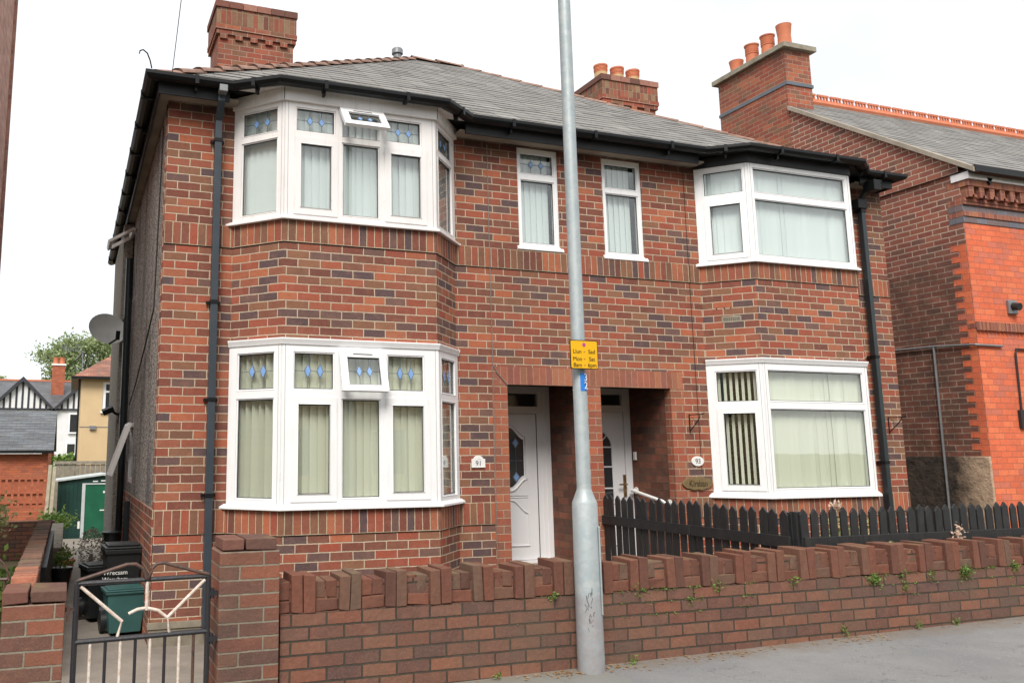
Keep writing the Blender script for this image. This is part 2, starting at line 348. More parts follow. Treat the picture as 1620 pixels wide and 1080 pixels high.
c = m.mix(edge, c, (.17, .125, .085))
ptch = m.math('GREATER_THAN', m.math('ADD', m.noise(m.pos(), 1.1, 3), m.rng(z.outputs[0], 3.3, 2.6, 0, .25)), .69)
c = m.mix(m.math('MULTIPLY', ptch, .45), c, (.20, .20, .17))
m.col(c); m.bump(n2, .35, .004); MT['pave'] = m.m
MT['road'] = simple('road_asphalt', (.07, .07, .072), .9, .15, 40, .2, bump=.5, bscale=150)
MT['kerb'] = simple('kerb_stone', (.3, .29, .27), .85, .15, 12, .2)
m = Mat('driveway_concrete', .9, .2)
n1 = m.noise(m.pos(), 1.7, 6, .65)
c = m.mix(m.rng(n1, .35, .68), (.27, .235, .20), (.18, .155, .13))
c = m.mix(m.rng(m.noise(m.pos(), 60, 4, .7), .5, .75, 0, .4), c, (.36, .34, .31))
m.col(c); m.bump(m.noise(m.pos(), 45, 4), .4, .006); MT['drive'] = m.m
m = Mat('ground_grass', .95, .1)
m.col(m.mix(m.rng(m.noise(m.pos(), .8, 6), .35, .65), (.07, .11, .03), (.13, .10, .06))); MT['ground'] = m.m

# ---------------------------------------------------------------- mesh builder
class MB:
    def __init__(s, uo=0, vo=0): s.v = []; s.f = []; s.tone = []; s.mi = []; s.uo, s.vo = uo, vo; s.T = None; s.t = .5; s.k = 0
    def poly(s, pts):
        b = len(s.v)
        for p in pts:
            p = Vector(p); s.v.append(s.T @ p if s.T else p)
        s.f.append(list(range(b, b+len(pts)))); s.tone.append(s.t); s.mi.append(s.k)
    def box(s, x0, x1, y0, y1, z0, z1): s.obox((0, 0, 0), (1, 0, 0), (0, 1, 0), x0, x1, y0, y1, z0, z1)
    def obox(s, o, u, n, u0, u1, n0, n1, z0, z1, w=(0, 0, 1)):
        o, u, n, w = Vector(o), Vector(u), Vector(n), Vector(w)
        P = lambda a, b, c: o+u*a+n*b+w*c
        c = [P(u0, n0, z0), P(u1, n0, z0), P(u1, n1, z0), P(u0, n1, z0), P(u0, n0, z1), P(u1, n0, z1), P(u1, n1, z1), P(u0, n1, z1)]
        flip = u.cross(n).dot(w) < 0
        for q in ((0, 3, 2, 1), (4, 5, 6, 7), (0, 1, 5, 4), (1, 2, 6, 5), (2, 3, 7, 6), (3, 0, 4, 7)):
            q = q[::-1] if flip else q
            s.poly([c[i] for i in q])
    def tube(s, pts, r, seg=8, r2=None, cap=True):
        pts = [Vector(p) for p in pts]; n = len(pts); rings = []
        up = Vector((0, 0, 1))
        for i, p in enumerate(pts):
            d = (pts[min(i+1, n-1)]-pts[max(i-1, 0)]).normalized()
            a = up if abs(d.dot(up)) < .95 else Vector((0, 1, 0))
            x = d.cross(a).normalized(); y = x.cross(d)
            rad = r if r2 is None else r+(r2-r)*i/max(1, n-1)
            rings.append([p+(x*math.cos(t)+y*math.sin(t))*rad for t in [2*math.pi*k/seg for k in range(seg)]])
        for i in range(n-1):
            for k in range(seg):
                s.poly([rings[i][k], rings[i+1][k], rings[i+1][(k+1) % seg], rings[i][(k+1) % seg]][::-1])
        if cap: s.poly(rings[0]); s.poly(rings[-1][::-1])
    def lathe(s, c, prof, seg=20, cap=True):
        c = Vector(c); ring = [[c+Vector((math.cos(t)*r, math.sin(t)*r, z)) for t in [2*math.pi*k/seg for k in range(seg)]] for r, z in prof]
        for i in range(len(prof)-1):
            for k in range(seg): s.poly([ring[i][k], ring[i][(k+1) % seg], ring[i+1][(k+1) % seg], ring[i+1][k]])
        if cap: s.poly(ring[0][::-1]); s.poly(ring[-1])
    def prism(s, pts, d):       # pts planar outline, d extrusion vector
        d = Vector(d); pts = [Vector(p) for p in pts]; nrm = (pts[1]-pts[0]).cross(pts[2]-pts[1])
        if nrm.dot(d) > 0: pts = pts[::-1]
        s.poly(pts); s.poly([p+d for p in pts][::-1])
        for i in range(len(pts)):
            a, b = pts[i], pts[(i+1) % len(pts)]; s.poly([a, a+d, b+d, b])
    def ribbon(s, path, prof, close=False):     # sweep (n,z) profile along a 2D plan path with mitres
        P = [Vector((p[0], p[1])) for p in path]; n = len(P); sec = []
        for i in range(n):
            d0 = (P[i]-P[i-1]).normalized() if i > 0 else (P[1]-P[0]).normalized()
            d1 = (P[i+1]-P[i]).normalized() if i < n-1 else d0
            n0 = Vector((d0.y, -d0.x)); n1 = Vector((d1.y, -d1.x)); m = (n0+n1).normalized(); k = 1/max(.3, m.dot(n0))
            sec.append([Vector((P[i].x+m.x*a*k, P[i].y+m.y*a*k, z)) for a, z in prof])
        q = len(prof)
        for i in range(n-1):
            for j in range(q):
                s.poly([sec[i][j], sec[i+1][j], sec[i+1][(j+1) % q], sec[i][(j+1) % q]])
        s.poly(sec[0][::-1]); s.poly(sec[-1])
    def slab(s, o, u, n, U0, U1, Z0, Z1, holes, nf, nb, back=True):
        o, u, n = Vector(o), Vector(u), Vector(n); P = lambda a, z, c: o+u*a+n*c+Vector((0, 0, z))
        us = sorted({U0, U1, *[h[0] for h in holes], *[h[1] for h in holes]}); us = [x for x in us if U0 <= x <= U1]
        zs = sorted({Z0, Z1, *[h[2] for h in holes], *[h[3] for h in holes]}); zs = [x for x in zs if Z0 <= x <= Z1]
        inh = lambda a, z: any(h[0] < a < h[1] and h[2] < z < h[3] for h in holes)
        for i in range(len(us)-1):
            for j in range(len(zs)-1):
                a, b, c, d = us[i], us[i+1], zs[j], zs[j+1]
                if inh((a+b)/2, (c+d)/2): continue
                s.poly([P(a, c, nf), P(b, c, nf), P(b, d, nf), P(a, d, nf)])
                if back: s.poly([P(a, c, nb), P(a, d, nb), P(b, d, nb), P(b, c, nb)])
        for h in holes:
            a, b, c, d = max(h[0], U0), min(h[1], U1), max(h[2], Z0), min(h[3], Z1)
            if a > U0: s.poly([P(a, c, nf), P(a, d, nf), P(a, d, nb), P(a, c, nb)])
            if b < U1: s.poly([P(b, c, nf), P(b, c, nb), P(b, d, nb), P(b, d, nf)])
            if c > Z0: s.poly([P(a, c, nf), P(a, c, nb), P(b, c, nb), P(b, c, nf)])
            if d < Z1: s.poly([P(a, d, nf), P(b, d, nf), P(b, d, nb), P(a, d, nb)])
        a, b, c, d = U0, U1, Z0, Z1
        s.poly([P(a, c, nf), P(a, d, nf), P(a, d, nb), P(a, c, nb)]); s.poly([P(b, c, nf), P(b, c, nb), P(b, d, nb), P(b, d, nf)])
        s.poly([P(a, d, nf), P(b, d, nf), P(b, d, nb), P(a, d, nb)]); s.poly([P(a, c, nf), P(a, c, nb), P(b, c, nb), P(b, c, nf)])
    def build(s, name, mat, parent=None, bevel=0, smooth=False, weld=False, rough=0):
        if rough: s.v = [v+mnoise.noise_vector(v*23)*rough+mnoise.noise_vector(v*61+Vector((7, 3, 1)))*rough*.6 for v in s.v]
        mats = mat if isinstance(mat, list) else [mat]
        me = bpy.data.meshes.new(name)
        off = Vector((0, 0, 0)); p = parent
        while p: off += p.location; p = p.parent
        me.from_pydata([v-off for v in s.v], [], s.f)
        uv = me.uv_layers.new(name='UVMap')
        Z = Vector((0, 0, 1))
        for fi, f in enumerate(s.f):
            P = [s.v[i] for i in f]; nrm = Vector((0, 0, 0))
            for i in range(len(P)): nrm += P[i].cross(P[(i+1) % len(P)])
            if nrm.length < 1e-12: nrm = Z.copy()
            nrm.normalize()
            if abs(nrm.z) > .97: u, v = Vector((1, 0, 0)), Vector((0, 1, 0))
            else:
                u = Z.cross(nrm).normalized(); v = nrm.cross(u)
                if u.x < -.3 or (abs(u.x) <= .3 and u.y < 0): u = -u
            for k, li in enumerate(me.polygons[fi].loop_indices):
                uv.data[li].uv = (P[k].dot(u)-s.uo, P[k].dot(v)-s.vo)
        at = me.attributes.new('tone', 'FLOAT', 'FACE')
        for i, t in enumerate(s.tone): at.data[i].value = t
        for mm in mats: me.materials.append(MT[mm])
        for i, k in enumerate(s.mi): me.polygons[i].material_index = k
        o = bpy.data.objects.new(name, me); COL.objects.link(o)
        if parent: o.parent = parent
        if smooth or bevel or weld:
            import bmesh
            bm = bmesh.new(); bm.from_mesh(me); bmesh.ops.remove_doubles(bm, verts=bm.verts, dist=1e-5); bm.to_mesh(me); bm.free()
        if smooth:
            me.shade_smooth()
            md = o.modifiers.new('split', 'EDGE_SPLIT'); md.split_angle = R(40)
        if bevel:
            md = o.modifiers.new('bevel', 'BEVEL'); md.width = bevel; md.segments = 2; md.limit_method = 'ANGLE'; md.angle_limit = R(40)
        return o

def tag(o, label=None, cat=None, group=None, kind=None):
    if label: o['label'] = label
    if cat: o['category'] = cat
    if group: o['group'] = group
    if kind: o['kind'] = kind
    return o
def empty(name, loc, label, cat, group=None):
    o = bpy.data.objects.new(name, None); COL.objects.link(o); o.location = loc; o.empty_display_size = .2
    return tag(o, label, cat, group)
def struct(mb, name, mat): return tag(mb.build(name, mat), kind='structure')
def text(name, body, size, mat, loc, parent, rotz=0, ext=.0015, sx=1, font_rot=None, align='CENTER'):
    cu = bpy.data.curves.new(name, 'FONT'); cu.body = body; cu.size = size; cu.extrude = ext
    cu.align_x = align; cu.align_y = 'CENTER'
    t = bpy.data.objects.new(name+'_curve', cu); COL.objects.link(t); bpy.context.view_layer.update()
    me = bpy.data.meshes.new_from_object(t.evaluated_get(bpy.context.evaluated_depsgraph_get()))
    bpy.data.objects.remove(t); bpy.data.curves.remove(cu)
    me.materials.clear(); me.materials.append(MT[mat])
    o = bpy.data.objects.new(name, me); COL.objects.link(o)
    off = Vector((0, 0, 0)); p = parent
    while p: off += p.location; p = p.parent
    mm = Matrix.Translation(Vector(loc)-off) @ Matrix.Rotation(rotz, 4, 'Z') @ Matrix.Rotation(R(90), 4, 'X') @ Matrix.Diagonal((sx, 1, 1, 1))
    me.transform(mm); o.parent = parent
    return o

# ---------------------------------------------------------------- ground
def gz(y):
    K = [(-400, -.2), (-3.15, -.2), (-2.9, .0), (0, -.06), (5, -.2), (17.6, -.66), (24, -.7), (40, 0), (55, 1), (90, 2), (900, 6)]
    for (a, b), (c, d) in zip(K, K[1:]):
        if a <= y <= c: return b+(d-b)*(y-a)/(c-a)
    return 6
mb = MB(); ys = [-400, -20, -3.15, -2.9, 0, 2.5, 5, 11, 17.6, 24, 40, 55, 90, 900]; xs = [-500, -100, -20, 0, 20, 100, 500]
for i in range(len(xs)-1):
    for j in range(len(ys)-1):
        mb.poly([(xs[i], ys[j], gz(ys[j])), (xs[i+1], ys[j], gz(ys[j])), (xs[i+1], ys[j+1], gz(ys[j+1])), (xs[i], ys[j+1], gz(ys[j+1]))])
struct(mb, 'ground', 'ground')
pz = lambda x: .25+.0145*x
XA, XB = -12, 30
mb = MB(); mb.prism([(XA, -5.2, pz(XA)-.45), (XB, -5.2, pz(XB)-.45), (XB, -5.2, pz(XB)), (XA, -5.2, pz(XA))], (0, 2.18, 0)); struct(mb, 'pavement', 'pave')
mb = MB(); mb.prism([(XA, -5.33, pz(XA)-.45), (XB, -5.33, pz(XB)-.45), (XB, -5.33, pz(XB)-.004), (XA, -5.33, pz(XA)-.004)], (0, .129, 0)); struct(mb, 'kerb', 'kerb')
mb = MB(); mb.prism([(XA, -11.5, pz(XA)-.5), (XB, -11.5, pz(XB)-.5), (XB, -11.5, pz(XB)-.12), (XA, -11.5, pz(XA)-.12)], (0, 6.168, 0)); struct(mb, 'road', 'road')
# driveway
mb = MB(); K = [(-3.02, .235), (-2.2, .15), (-1.2, .06), (0, .0), (2.5, -.04), (5, -.12), (11, -.36), (17.4, -.6)]
for (a, b), (c, d) in zip(K, K[1:]):
    mb.poly([(-.94, a, b), (.5, a, b), (.5, c, d), (-.94, c, d)])
struct(mb, 'driveway', 'drive')
mb = MB(); mb.prism([(.52, -2.8, -.15), (4.86, -2.8, -.15), (4.86, -2.8, .2), (.52, -2.8, .2)], (0, 2.9, 0))
struct(mb, 'garden_ground', 'soil')
mb = MB(); mb.prism([(4.94, -2.8, -.15), (10.9, -2.8, -.15), (10.9, -2.8, .22), (4.94, -2.8, .22)], (0, 2.9, 0))
struct(mb, 'garden_soil', 'soil')

# ---------------------------------------------------------------- the house
HX = 9.519
house = empty('semi_detached_house', (0, 0, 0), 'red brick semi-detached houses with two storey bay windows and a hipped slate roof', 'house')
s_, d_ = .4174, .4474
BAYS = [.675, 6.4198]
def bayplan(J): return [(J, 0), (J+s_, -d_), (J+s_+1.61, -d_), (J+2*s_+1.61, 0)]
def facets(J, off=0):
    P = [Vector((x, y, 0)) for x, y in bayplan(J)]; out = []
    for a, b in zip(P, P[1:]):
        u = (b-a).normalized(); n = Vector((u.y, -u.x, 0)); out.append((a, u, n, (b-a).length))
    return out
JL1 = .675+2*s_+1.61; JR1 = 6.4198+2*s_+1.61
ZA, ZB, ZC, ZD, ZE, ZT = .99, 1.2155, 2.825, 3.773, 3.9985, 5.30
Y0, NB = 0, .11
U, NN = (1, 0, 0), (0, -1, 0)
# main front wall: separate patches, one mesh per part
mb = MB(0, 0); mb.vo = 0
def front(mb, x0, x1, z0, z1, holes=()): mb.slab((0, 0, 0), U, NN, x0, x1, z0, z1, list(holes), 0, -NB)
DX0, DX1, DZ = 3.725, 5.88, 2.477
for J, x0, x1 in ((BAYS[0], 0, 3.54), (BAYS[1], 6.07, HX)):
    low = MB(0, ZA-12*.0825); front(low, x0, J, -.35, ZA); front(low, J+2*s_+1.61, x1, -.35, ZA)
    for a, u, n, l in facets(J): low.slab(a, u, n, 0, l, -.35, ZA, [], 0, -.08)
    low.build('lower_wall', 'house', house)
midm = MB(0, ZB)
front(midm, 0, .675, ZB, ZD); front(midm, JL1, 3.54, ZB, ZD); front(midm, 3.54, 6.07, 2.67, ZD); front(midm, 6.07, 6.4198, ZB, ZD); front(midm, JR1, HX, ZB, ZD)
for J in BAYS:
    for a, u, n, l in facets(J): midm.slab(a, u, n, 0, l, ZC, ZD, [], 0, -.08)
midm.build('middle_wall', 'house', house)
top = MB(0, ZE); front(top, 0, .675, ZE, ZT); top.build('upper_wall', 'house', house)
top = MB(0, ZE); front(top, JR1, HX, ZE, ZT); top.build('upper_wall', 'house', house)
top = MB(0, ZE)
front(top, JL1, 6.4198, ZE, ZT, [(3.93, 4.47, 4.035, 5.23), (5.07, 5.63, 4.01, 5.225)])
top.build('upper_wall', 'house', house)
def band(name, z0, z1, pieces, bays=True, mat='bandm', pr=.012):
    b = MB(z0*0, z0)
    b.uo = 0
    for x0, x1 in pieces: b = MB(0, z0); b.box(x0, x1, -pr, .05, z0, z1); b.build(name, mat, house)
    if bays:
        for J in BAYS:
            b = MB(0, z0); P = bayplan(J); b.ribbon(P, [(-.05, z1), (-.05, z0), (pr, z0), (pr, z1)][::-1]); b.build(name, mat, house)
band('soldier_course', ZA, ZB, [(0, .675), (JL1, 3.54), (6.07, 6.4198), (JR1, HX)])
band('soldier_course', ZD, ZE, [(0, .675), (JL1, 6.4198), (JR1, HX)])
band('door_lintel', 2.477, 2.672, [(3.60, 6.05)], False, 'lintel', .004)
# black strip standing in for the shadowed mortar line beneath the soldier courses
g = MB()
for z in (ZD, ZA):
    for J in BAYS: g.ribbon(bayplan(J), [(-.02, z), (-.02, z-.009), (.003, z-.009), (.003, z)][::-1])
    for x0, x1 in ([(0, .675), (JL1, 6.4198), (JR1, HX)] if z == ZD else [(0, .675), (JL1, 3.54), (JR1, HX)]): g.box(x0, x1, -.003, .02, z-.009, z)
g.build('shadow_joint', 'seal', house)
q = MB(3.54, 0); q.vo = ZB
for x0, x1 in ((3.54, DX0), (DX1, 6.07)): q.slab((0, 0, 0), U, NN, x0, x1, -.3, DZ, [], .003, -.11)
q.slab((0, 0, 0), U, NN, 3.54, 3.60, DZ, 2.67, [], .003, -.11); q.slab((0, 0, 0), U, NN, 6.05, 6.07, DZ, 2.67, [], .003, -.11)
q.slab((0, 0, 0), U, NN, 4.715, 4.915, -.3, DZ, [], .003, -.11)
q.build('door_quoin', 'quoin', house)
# porch recess
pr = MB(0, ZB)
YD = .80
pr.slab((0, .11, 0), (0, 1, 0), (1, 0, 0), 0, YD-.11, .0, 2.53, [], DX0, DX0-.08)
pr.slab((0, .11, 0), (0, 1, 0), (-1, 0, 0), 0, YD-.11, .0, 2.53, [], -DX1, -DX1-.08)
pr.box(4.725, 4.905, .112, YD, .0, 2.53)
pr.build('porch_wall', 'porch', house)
pc = MB(); pc.box(DX0-.1, DX1+.1, .111, YD+.1, 2.531, 2.6); pc.build('porch_ceiling', 'fascia', house)
pf = MB(); pf.box(DX0-.1, DX1+.1, -.02, YD+.1, -.2, .46); pf.box(DX0+.05, DX1-.05, -.35, -.021, -.2, .33); pf.build('porch_step', 'flag', house)
# side and back walls
side = MB(); side.slab((0, 0, 0), (0, 1, 0), (-1, 0, 0), .112, 8.2, 1.22, ZT, [(4.25, 5.35, 3.95, 5.0), (3.3, 4.2, 1.35, 2.15)], -.003, -.1)
side.slab((HX, 0, 0), (0, 1, 0), (1, 0, 0), .112, 8.2, 1.22, ZT, [], -.003, -.1)
side.slab((0, 8.2, 0), (1, 0, 0), (0, 1, 0), 0, HX, -.8, ZT, [], 0, -.1)
side.build('pebbledash_wall', 'dash', house)
sb = MB(0, ZB); sb.slab((0, 0, 0), (0, 1, 0), (-1, 0, 0), .112, 8.2, -.8, ZB, [], .01, -.1)
sb.slab((HX, 0, 0), (0, 1, 0), (1, 0, 0), .112, 8.2, -.8, ZB, [], .0, -.1)
k = 0; z = ZB
while z < 5.2:          # toothed brick return at the corner
    w = .24 if k % 2 else .165
    sb.box(-.004, .05, .112, w, z, min(z+.0825, 5.28)); z += .0825; k += 1
sb.build('side_brick_base', 'house', house)
pl = MB(); pl.box(-.03, .68, -.035, .0, .16, .215); pl.box(-.02, .68, -.022, -.0, -.3, .16); pl.build('plinth', 'flag', house)
br = MB(); br.box(-.15, -.011, 4.86, 7.8, -.8, 5.2); br.build('side_chimney_breast', 'dashpale', house)
# interior: floors, ceilings and a dark back wall behind the blinds
it = MB()
for z in (1.0, 2.86, 3.86, 5.24):
    if z < 2: it.box(.12, 3.6, .12, 8.0, z, z+.03); it.box(5.98, HX-.12, .12, 8.0, z, z+.03)
    else: it.box(.12, HX-.12, .12, 8.0, z, z+.03)
    for J in BAYS:
        P = bayplan(J); it.prism([(P[0][0]+.08, .12, z+.001), (P[1][0]+.03, -d_+.09, z+.001), (P[2][0]-.03, -d_+.09, z+.001), (P[3][0]-.08, .12, z+.001)], (0, 0, .028))
it.box(.12, HX-.12, 3.0, 3.05, 1.03, 5.2); it.box(4.76, 4.80, .12, 3.0, 3.0, 5.2); it.box(3.55, 3.6, .12, 3.0, 1.03, 2.8); it.box(5.98, 6.03, .12, 3.0, 1.03, 2.8)
it.build('room_shell', 'dark', house)

# ---------------- windows
def leaded(mb, o, u, n, u0, u1, z0, z1, nn):
    w, h = u1-u0, z1-z0; zc = z0+h*.5; t = .0052
    def bar(a, b, c, d): mb.obox(o, u, n, a, b, nn, nn+.003, c, d)
    mb.k = 0
    dw, dh = w*.098, h*.235; x1, x2 = u0+w*.35, u0+w*.68
    bar(u0, x1-dw, zc-t/2, zc+t/2); bar(x1+dw, x2-dw, zc-t/2, zc+t/2); bar(x2+dw, u1, zc-t/2, zc+t/2)
    for x in (x1, x2): bar(x-t/2, x+t/2, z0, zc-dh); bar(x-t/2, x+t/2, zc+dh, z1)
    P = lambda a, z, c: Vector(o)+Vector(u)*a+Vector(n)*c+Vector((0, 0, z))
    for x in (x1, x2):
        mb.k = 0; mb.prism([P(x-dw, zc, nn-.001), P(x, zc-dh, nn-.001), P(x+dw, zc, nn-.001), P(x, zc+dh, nn-.001)], Vector(n)*.003)
        mb.k = 1; a = .78; mb.prism([P(x-dw*a, zc, nn+.0025), P(x, zc-dh*a, nn+.0025), P(x+dw*a, zc, nn+.0025), P(x, zc+dh*a, nn+.0025)], Vector(n)*.002)
    mb.k = 0
def slats(mb, o, u, n, u0, u1, z0, z1, nn, ang, pitch=.078, w=.089, skip=(), jit=6):
    o, u, n = Vector(o), Vector(u), Vector(n); x = u0+pitch/2; i = 0
    while x < u1:
        if i not in skip:
            a = R(ang+random.uniform(-jit, jit)); du = u*math.cos(a)+n*math.sin(a); dn = n*math.cos(a)-u*math.sin(a)
            c = o+u*x+n*nn
            mb.obox(c, du, dn, -w/2, w/2, -.001, .001, z0, z1)
        x += pitch; i += 1
def sash(fr, gl, sl, o, u, n, u0, u1, z0, z1, m=.068, nf=.022):
    fr.slab(o, u, n, u0, u1, z0, z1, [(u0+m, u1-m, z0+m, z1-m)], nf, -.02)
    seal = (u0+m+.0, u1-m, z0+m, z1-m); gasket(sl, o, u, n, *seal, nf-.018)
    pane(gl, o, u, n, *seal, nf-.03)
def gasket(sl, o, u, n, u0, u1, z0, z1, nf):
    sl.slab(o, u, n, u0+.001, u1-.001, z0+.001, z1-.001, [(u0+.007, u1-.007, z0+.007, z1-.009)], nf, nf-.006)
def bead(bd, o, u, n, u0, u1, z0, z1): bd.slab(o, u, n, u0+.0005, u1-.0005, z0+.0005, z1-.0005, [(u0+.013, u1-.013, z0+.013, z1-.013)], .004, -.012)
def pane(gl, o, u, n, u0, u1, z0, z1, nn): gl.obox(o, u, n, u0+.002, u1-.002, nn-.004, nn, z0+.002, z1-.002)

def window_part(name, fac, z0, z1, cols, blind, bang, head=None, sillz=None, lead=False, m='upvc', bn=-.085, openidx=None, openang=18, skips={}):
    """fac: list of facets (o,u,n,L); cols: per facet list of (u0,u1,top(z0,z1),low(z0,z1),kind)"""
    fr, gl, sl, sa, bl, ld, st = MB(), MB(), MB(), MB(), MB(), MB(), MB()
    extra = []; sas = []; bd = MB(); gv = MB()
    for fi, ((o, u, n, l), cc) in enumerate(zip(fac, cols)):
        holes = []
        for ci, (u0, u1, tz, lz, kind) in enumerate(cc):
            if tz: holes.append((u0, u1, tz[0], tz[1]))
            if lz and kind != 's': holes.append((u0, u1, lz[0], lz[1]))
            if lz and kind == 's': holes.append((u0-.04, u1+.04, lz[0]-.04, lz[1]+.04))
        fr.slab(o, u, n, 0, l, z0, z1, holes, .012, -.055)
        for ci, (u0, u1, tz, lz, kind) in enumerate(cc):
            if tz and (fi, ci) == openidx:
                # top hung sash, open outwards
                hz = tz[1]+.025; A = R(openang); T = Matrix.Translation(Vector(o)+n*.02+Vector((0, 0, hz))) @ Matrix.Rotation(-A, 4, u) @ Matrix.Translation(-(Vector(o)+n*.02+Vector((0, 0, hz))))
                f2, g2, s2, l2 = MB(), MB(), MB(), MB()
                for q in (f2, g2, s2, l2): q.T = T
                a, b, c, d = u0-.035, u1+.035, tz[0]-.035, tz[1]+.03
                f2.slab(o, u, n, a, b, c, d, [(u0+.035, u1-.035, tz[0]+.03, tz[1]-.055)], .05, .012)
                gasket(s2, o, u, n, u0+.035, u1-.035, tz[0]+.03, tz[1]-.055, .035)
                s2.obox(o, u, n, (u0+u1)/2-.1, (u0+u1)/2+.1, .05, .053, tz[1]-.028, tz[1]-.018)
                pane(g2, o, u, n, u0+.035, u1-.035, tz[0]+.03, tz[1]-.055, .03)
                if lead: leaded(l2, o, u, n, u0+.04, u1-.04, tz[0]+.034, tz[1]-.06, .031)
                extra.append((f2, g2, s2, l2))
            elif tz:
                bead(bd, o, u, n, u0, u1, *tz)
                gasket(sl, o, u, n, u0+.012, u1-.012, tz[0]+.012, tz[1]-.012, -.004); pane(gl, o, u, n, u0, u1, *tz, -.016)
                if lead: leaded(ld, o, u, n, u0+.02, u1-.02, tz[0]+.02, tz[1]-.02, -.0155)
            if lz and kind == 's': q_ = MB(); sas.append(q_); sash(q_, gl, sl, o, u, n, u0-.07, u1+.07, lz[0]-.07, lz[1]+.07, m=.07)
            elif lz: bead(bd, o, u, n, u0, u1, *lz); gasket(sl, o, u, n, u0+.012, u1-.012, lz[0]+.012, lz[1]-.012, -.004); pane(gl, o, u, n, u0, u1, *lz, -.016)
        if len(fac) > 1:
            for e in (.03, l-.03) if fi == 1 else ((l-.03,) if fi == 0 else (.03,)): gv.obox(o, u, n, e-.002, e+.002, .0, .0135, z0+.002, z1-.002)
        a = bang[fi] if isinstance(bang, (list, tuple)) else bang
        if a == 'n': slats(bl, o, u, n, .09, l-.06, z0+.05, z1-.03, bn, 12, pitch=.066, w=.034, jit=8)
        elif a == 'j': slats(bl, o, u, n, .07, l-.06, z0+.05, z1-.03, bn, 4, jit=16)
        else: slats(bl, o, u, n, .07, l-.06, z0+.05, z1-.03, bn, a, skip=skips.get(fi, ()))
    w = fr.build(name, m, house, bevel=.004)
    gl.build('glass_pane', 'glass', w)
    sl.build('gasket', 'seal', w)
    for q_ in sas: q_.build('casement_sash', m, w, bevel=.007)
    bd.build('glazing_bead', m, w, bevel=.002)
    if gv.f: gv.build('frame_joint', 'groove', w)
    bl.build('vertical_blind', blind, w)
    if ld.f: ld.build('leaded_diamonds', ['leadline', 'blue'], w)
    for f2, g2, s2, l2 in extra:
        f2.build('open_sash', 'upvc', w, bevel=.006); g2.build('sash_glass', 'glass', w); s2.build('sash_gasket', 'seal', w)
        if l2.f: l2.build('sash_leading', ['leadline', 'blue'], w)
    J = [tuple(f[0][:2]) for f in fac]+[tuple((fac[-1][0]+fac[-1][1]*fac[-1][3])[:2])]
    si = MB()
    if sillz:
        ends = sillz[2]
        P = [Vector((*p, 0)) for p in J]; u0 = fac[0][1]; u1 = fac[-1][1]
        P[0] = P[0]-u0*ends; P[-1] = P[-1]+u1*ends
        si.ribbon([p[:2] for p in P], [(-.05, sillz[1]), (-.05, sillz[0]), (.055, sillz[0]), (.055, sillz[0]+.022), (.02, sillz[1])][::-1])
        si.build('sill', m, w, bevel=.003)
    if head:
        h = MB(); h.ribbon(J, [(-.05, head[1]), (-.05, head[0]), (.022, head[0]), (.028, head[0]+.02), (.04, head[1]-.012), (.04, head[1])][::-1])
        h.build('head_trim', m, w, bevel=.003)
    return w

def cols_left(zt, zl, sa):
    sl = (zl[0]+.045, zl[1]-.045)
    g = lambda k: (zl if k != 's' else sl)
    return [[(.10, .535, zt, zl, 'f')],
            [(.135, .49, zt, sl, 's'), (.589, .99, zt, zl, 'f'), (1.09, 1.43, zt, sl, 's')],
            [(.07, .51, zt, zl, 'f')]]
def fixtop(cc):       # fixed top lights are wider than the casement glass below
    return cc
FL = facets(BAYS[0])
# facet columns need separate top / bottom widths: top and bottom share holes; widths given per light
def cols2(zt, zl):
    sl = (zl[0]+.05, zl[1]-.06)
    return [[(.10, .535, zt, zl, 'f')],
            [(.108, .518, zt, None, 'f'), (.159, .473, None, sl, 's'), (.589, .99, zt, zl, 'f'), (1.06, 1.457, zt, None, 'f'), (1.113, 1.44, None, sl, 's')],
            [(.07, .51, zt, zl, 'f')]]
window_part('bay_window', FL, 1.26, 2.77, cols2((2.335, 2.70), (1.31, 2.26)), 'blind', [-62, -14, 12], head=(2.765, 2.828), sillz=(1.216, 1.264, .07), lead=True, openidx=(1, 2), openang=17)
window_part('bay_window', FL, 4.03, 5.21, cols2((4.905, 5.158), (4.075, 4.84)), 'blindblue', [-10, -15, 62], sillz=(3.99, 4.034, .05), lead=True, m='upvcold', openidx=(1, 2), openang=40)
FR = facets(BAYS[1])
def cols3(zt, zl):
    sl = (zl[0]+.05, zl[1]-.05)
    return [[(.095, .555, zt, None, 'f'), (.165, .505, None, sl, 's')], [(.065, 1.53, zt, zl, 'f')], [(.07, .53, zt, zl, 'f')]]
window_part('bay_window', FR, 1.26, 2.77, cols3((2.315, 2.688), (1.312, 2.237)), 'blind', ['n', 'j', -30], head=(2.765, 2.828), sillz=(1.206, 1.264, .05))
window_part('bay_window', FR, 4.01, 5.21, cols3((4.845, 5.155), (4.06, 4.765)), 'blindblue', [-10, 'j', -30], sillz=(3.972, 4.014, .04))
for x0, x1, z0, z1, tz, lz, ld in ((3.93, 4.47, 4.04, 5.23, (4.92, 5.17), (4.09, 4.85), True), (5.07, 5.63, 4.012, 5.225, (4.86, 5.165), (4.065, 4.80), False)):
    f = [(Vector((x0+.002, .035, 0)), Vector((1, 0, 0)), Vector((0, -1, 0)), x1-x0-.004)]
    l = x1-x0
    window_part('window', f, z0+.03, z1-.003, [[(.045, l-.05, tz, lz, 'f')]], 'blindblue', -8, sillz=(z0-.03, z0+.032, .03), lead=ld)
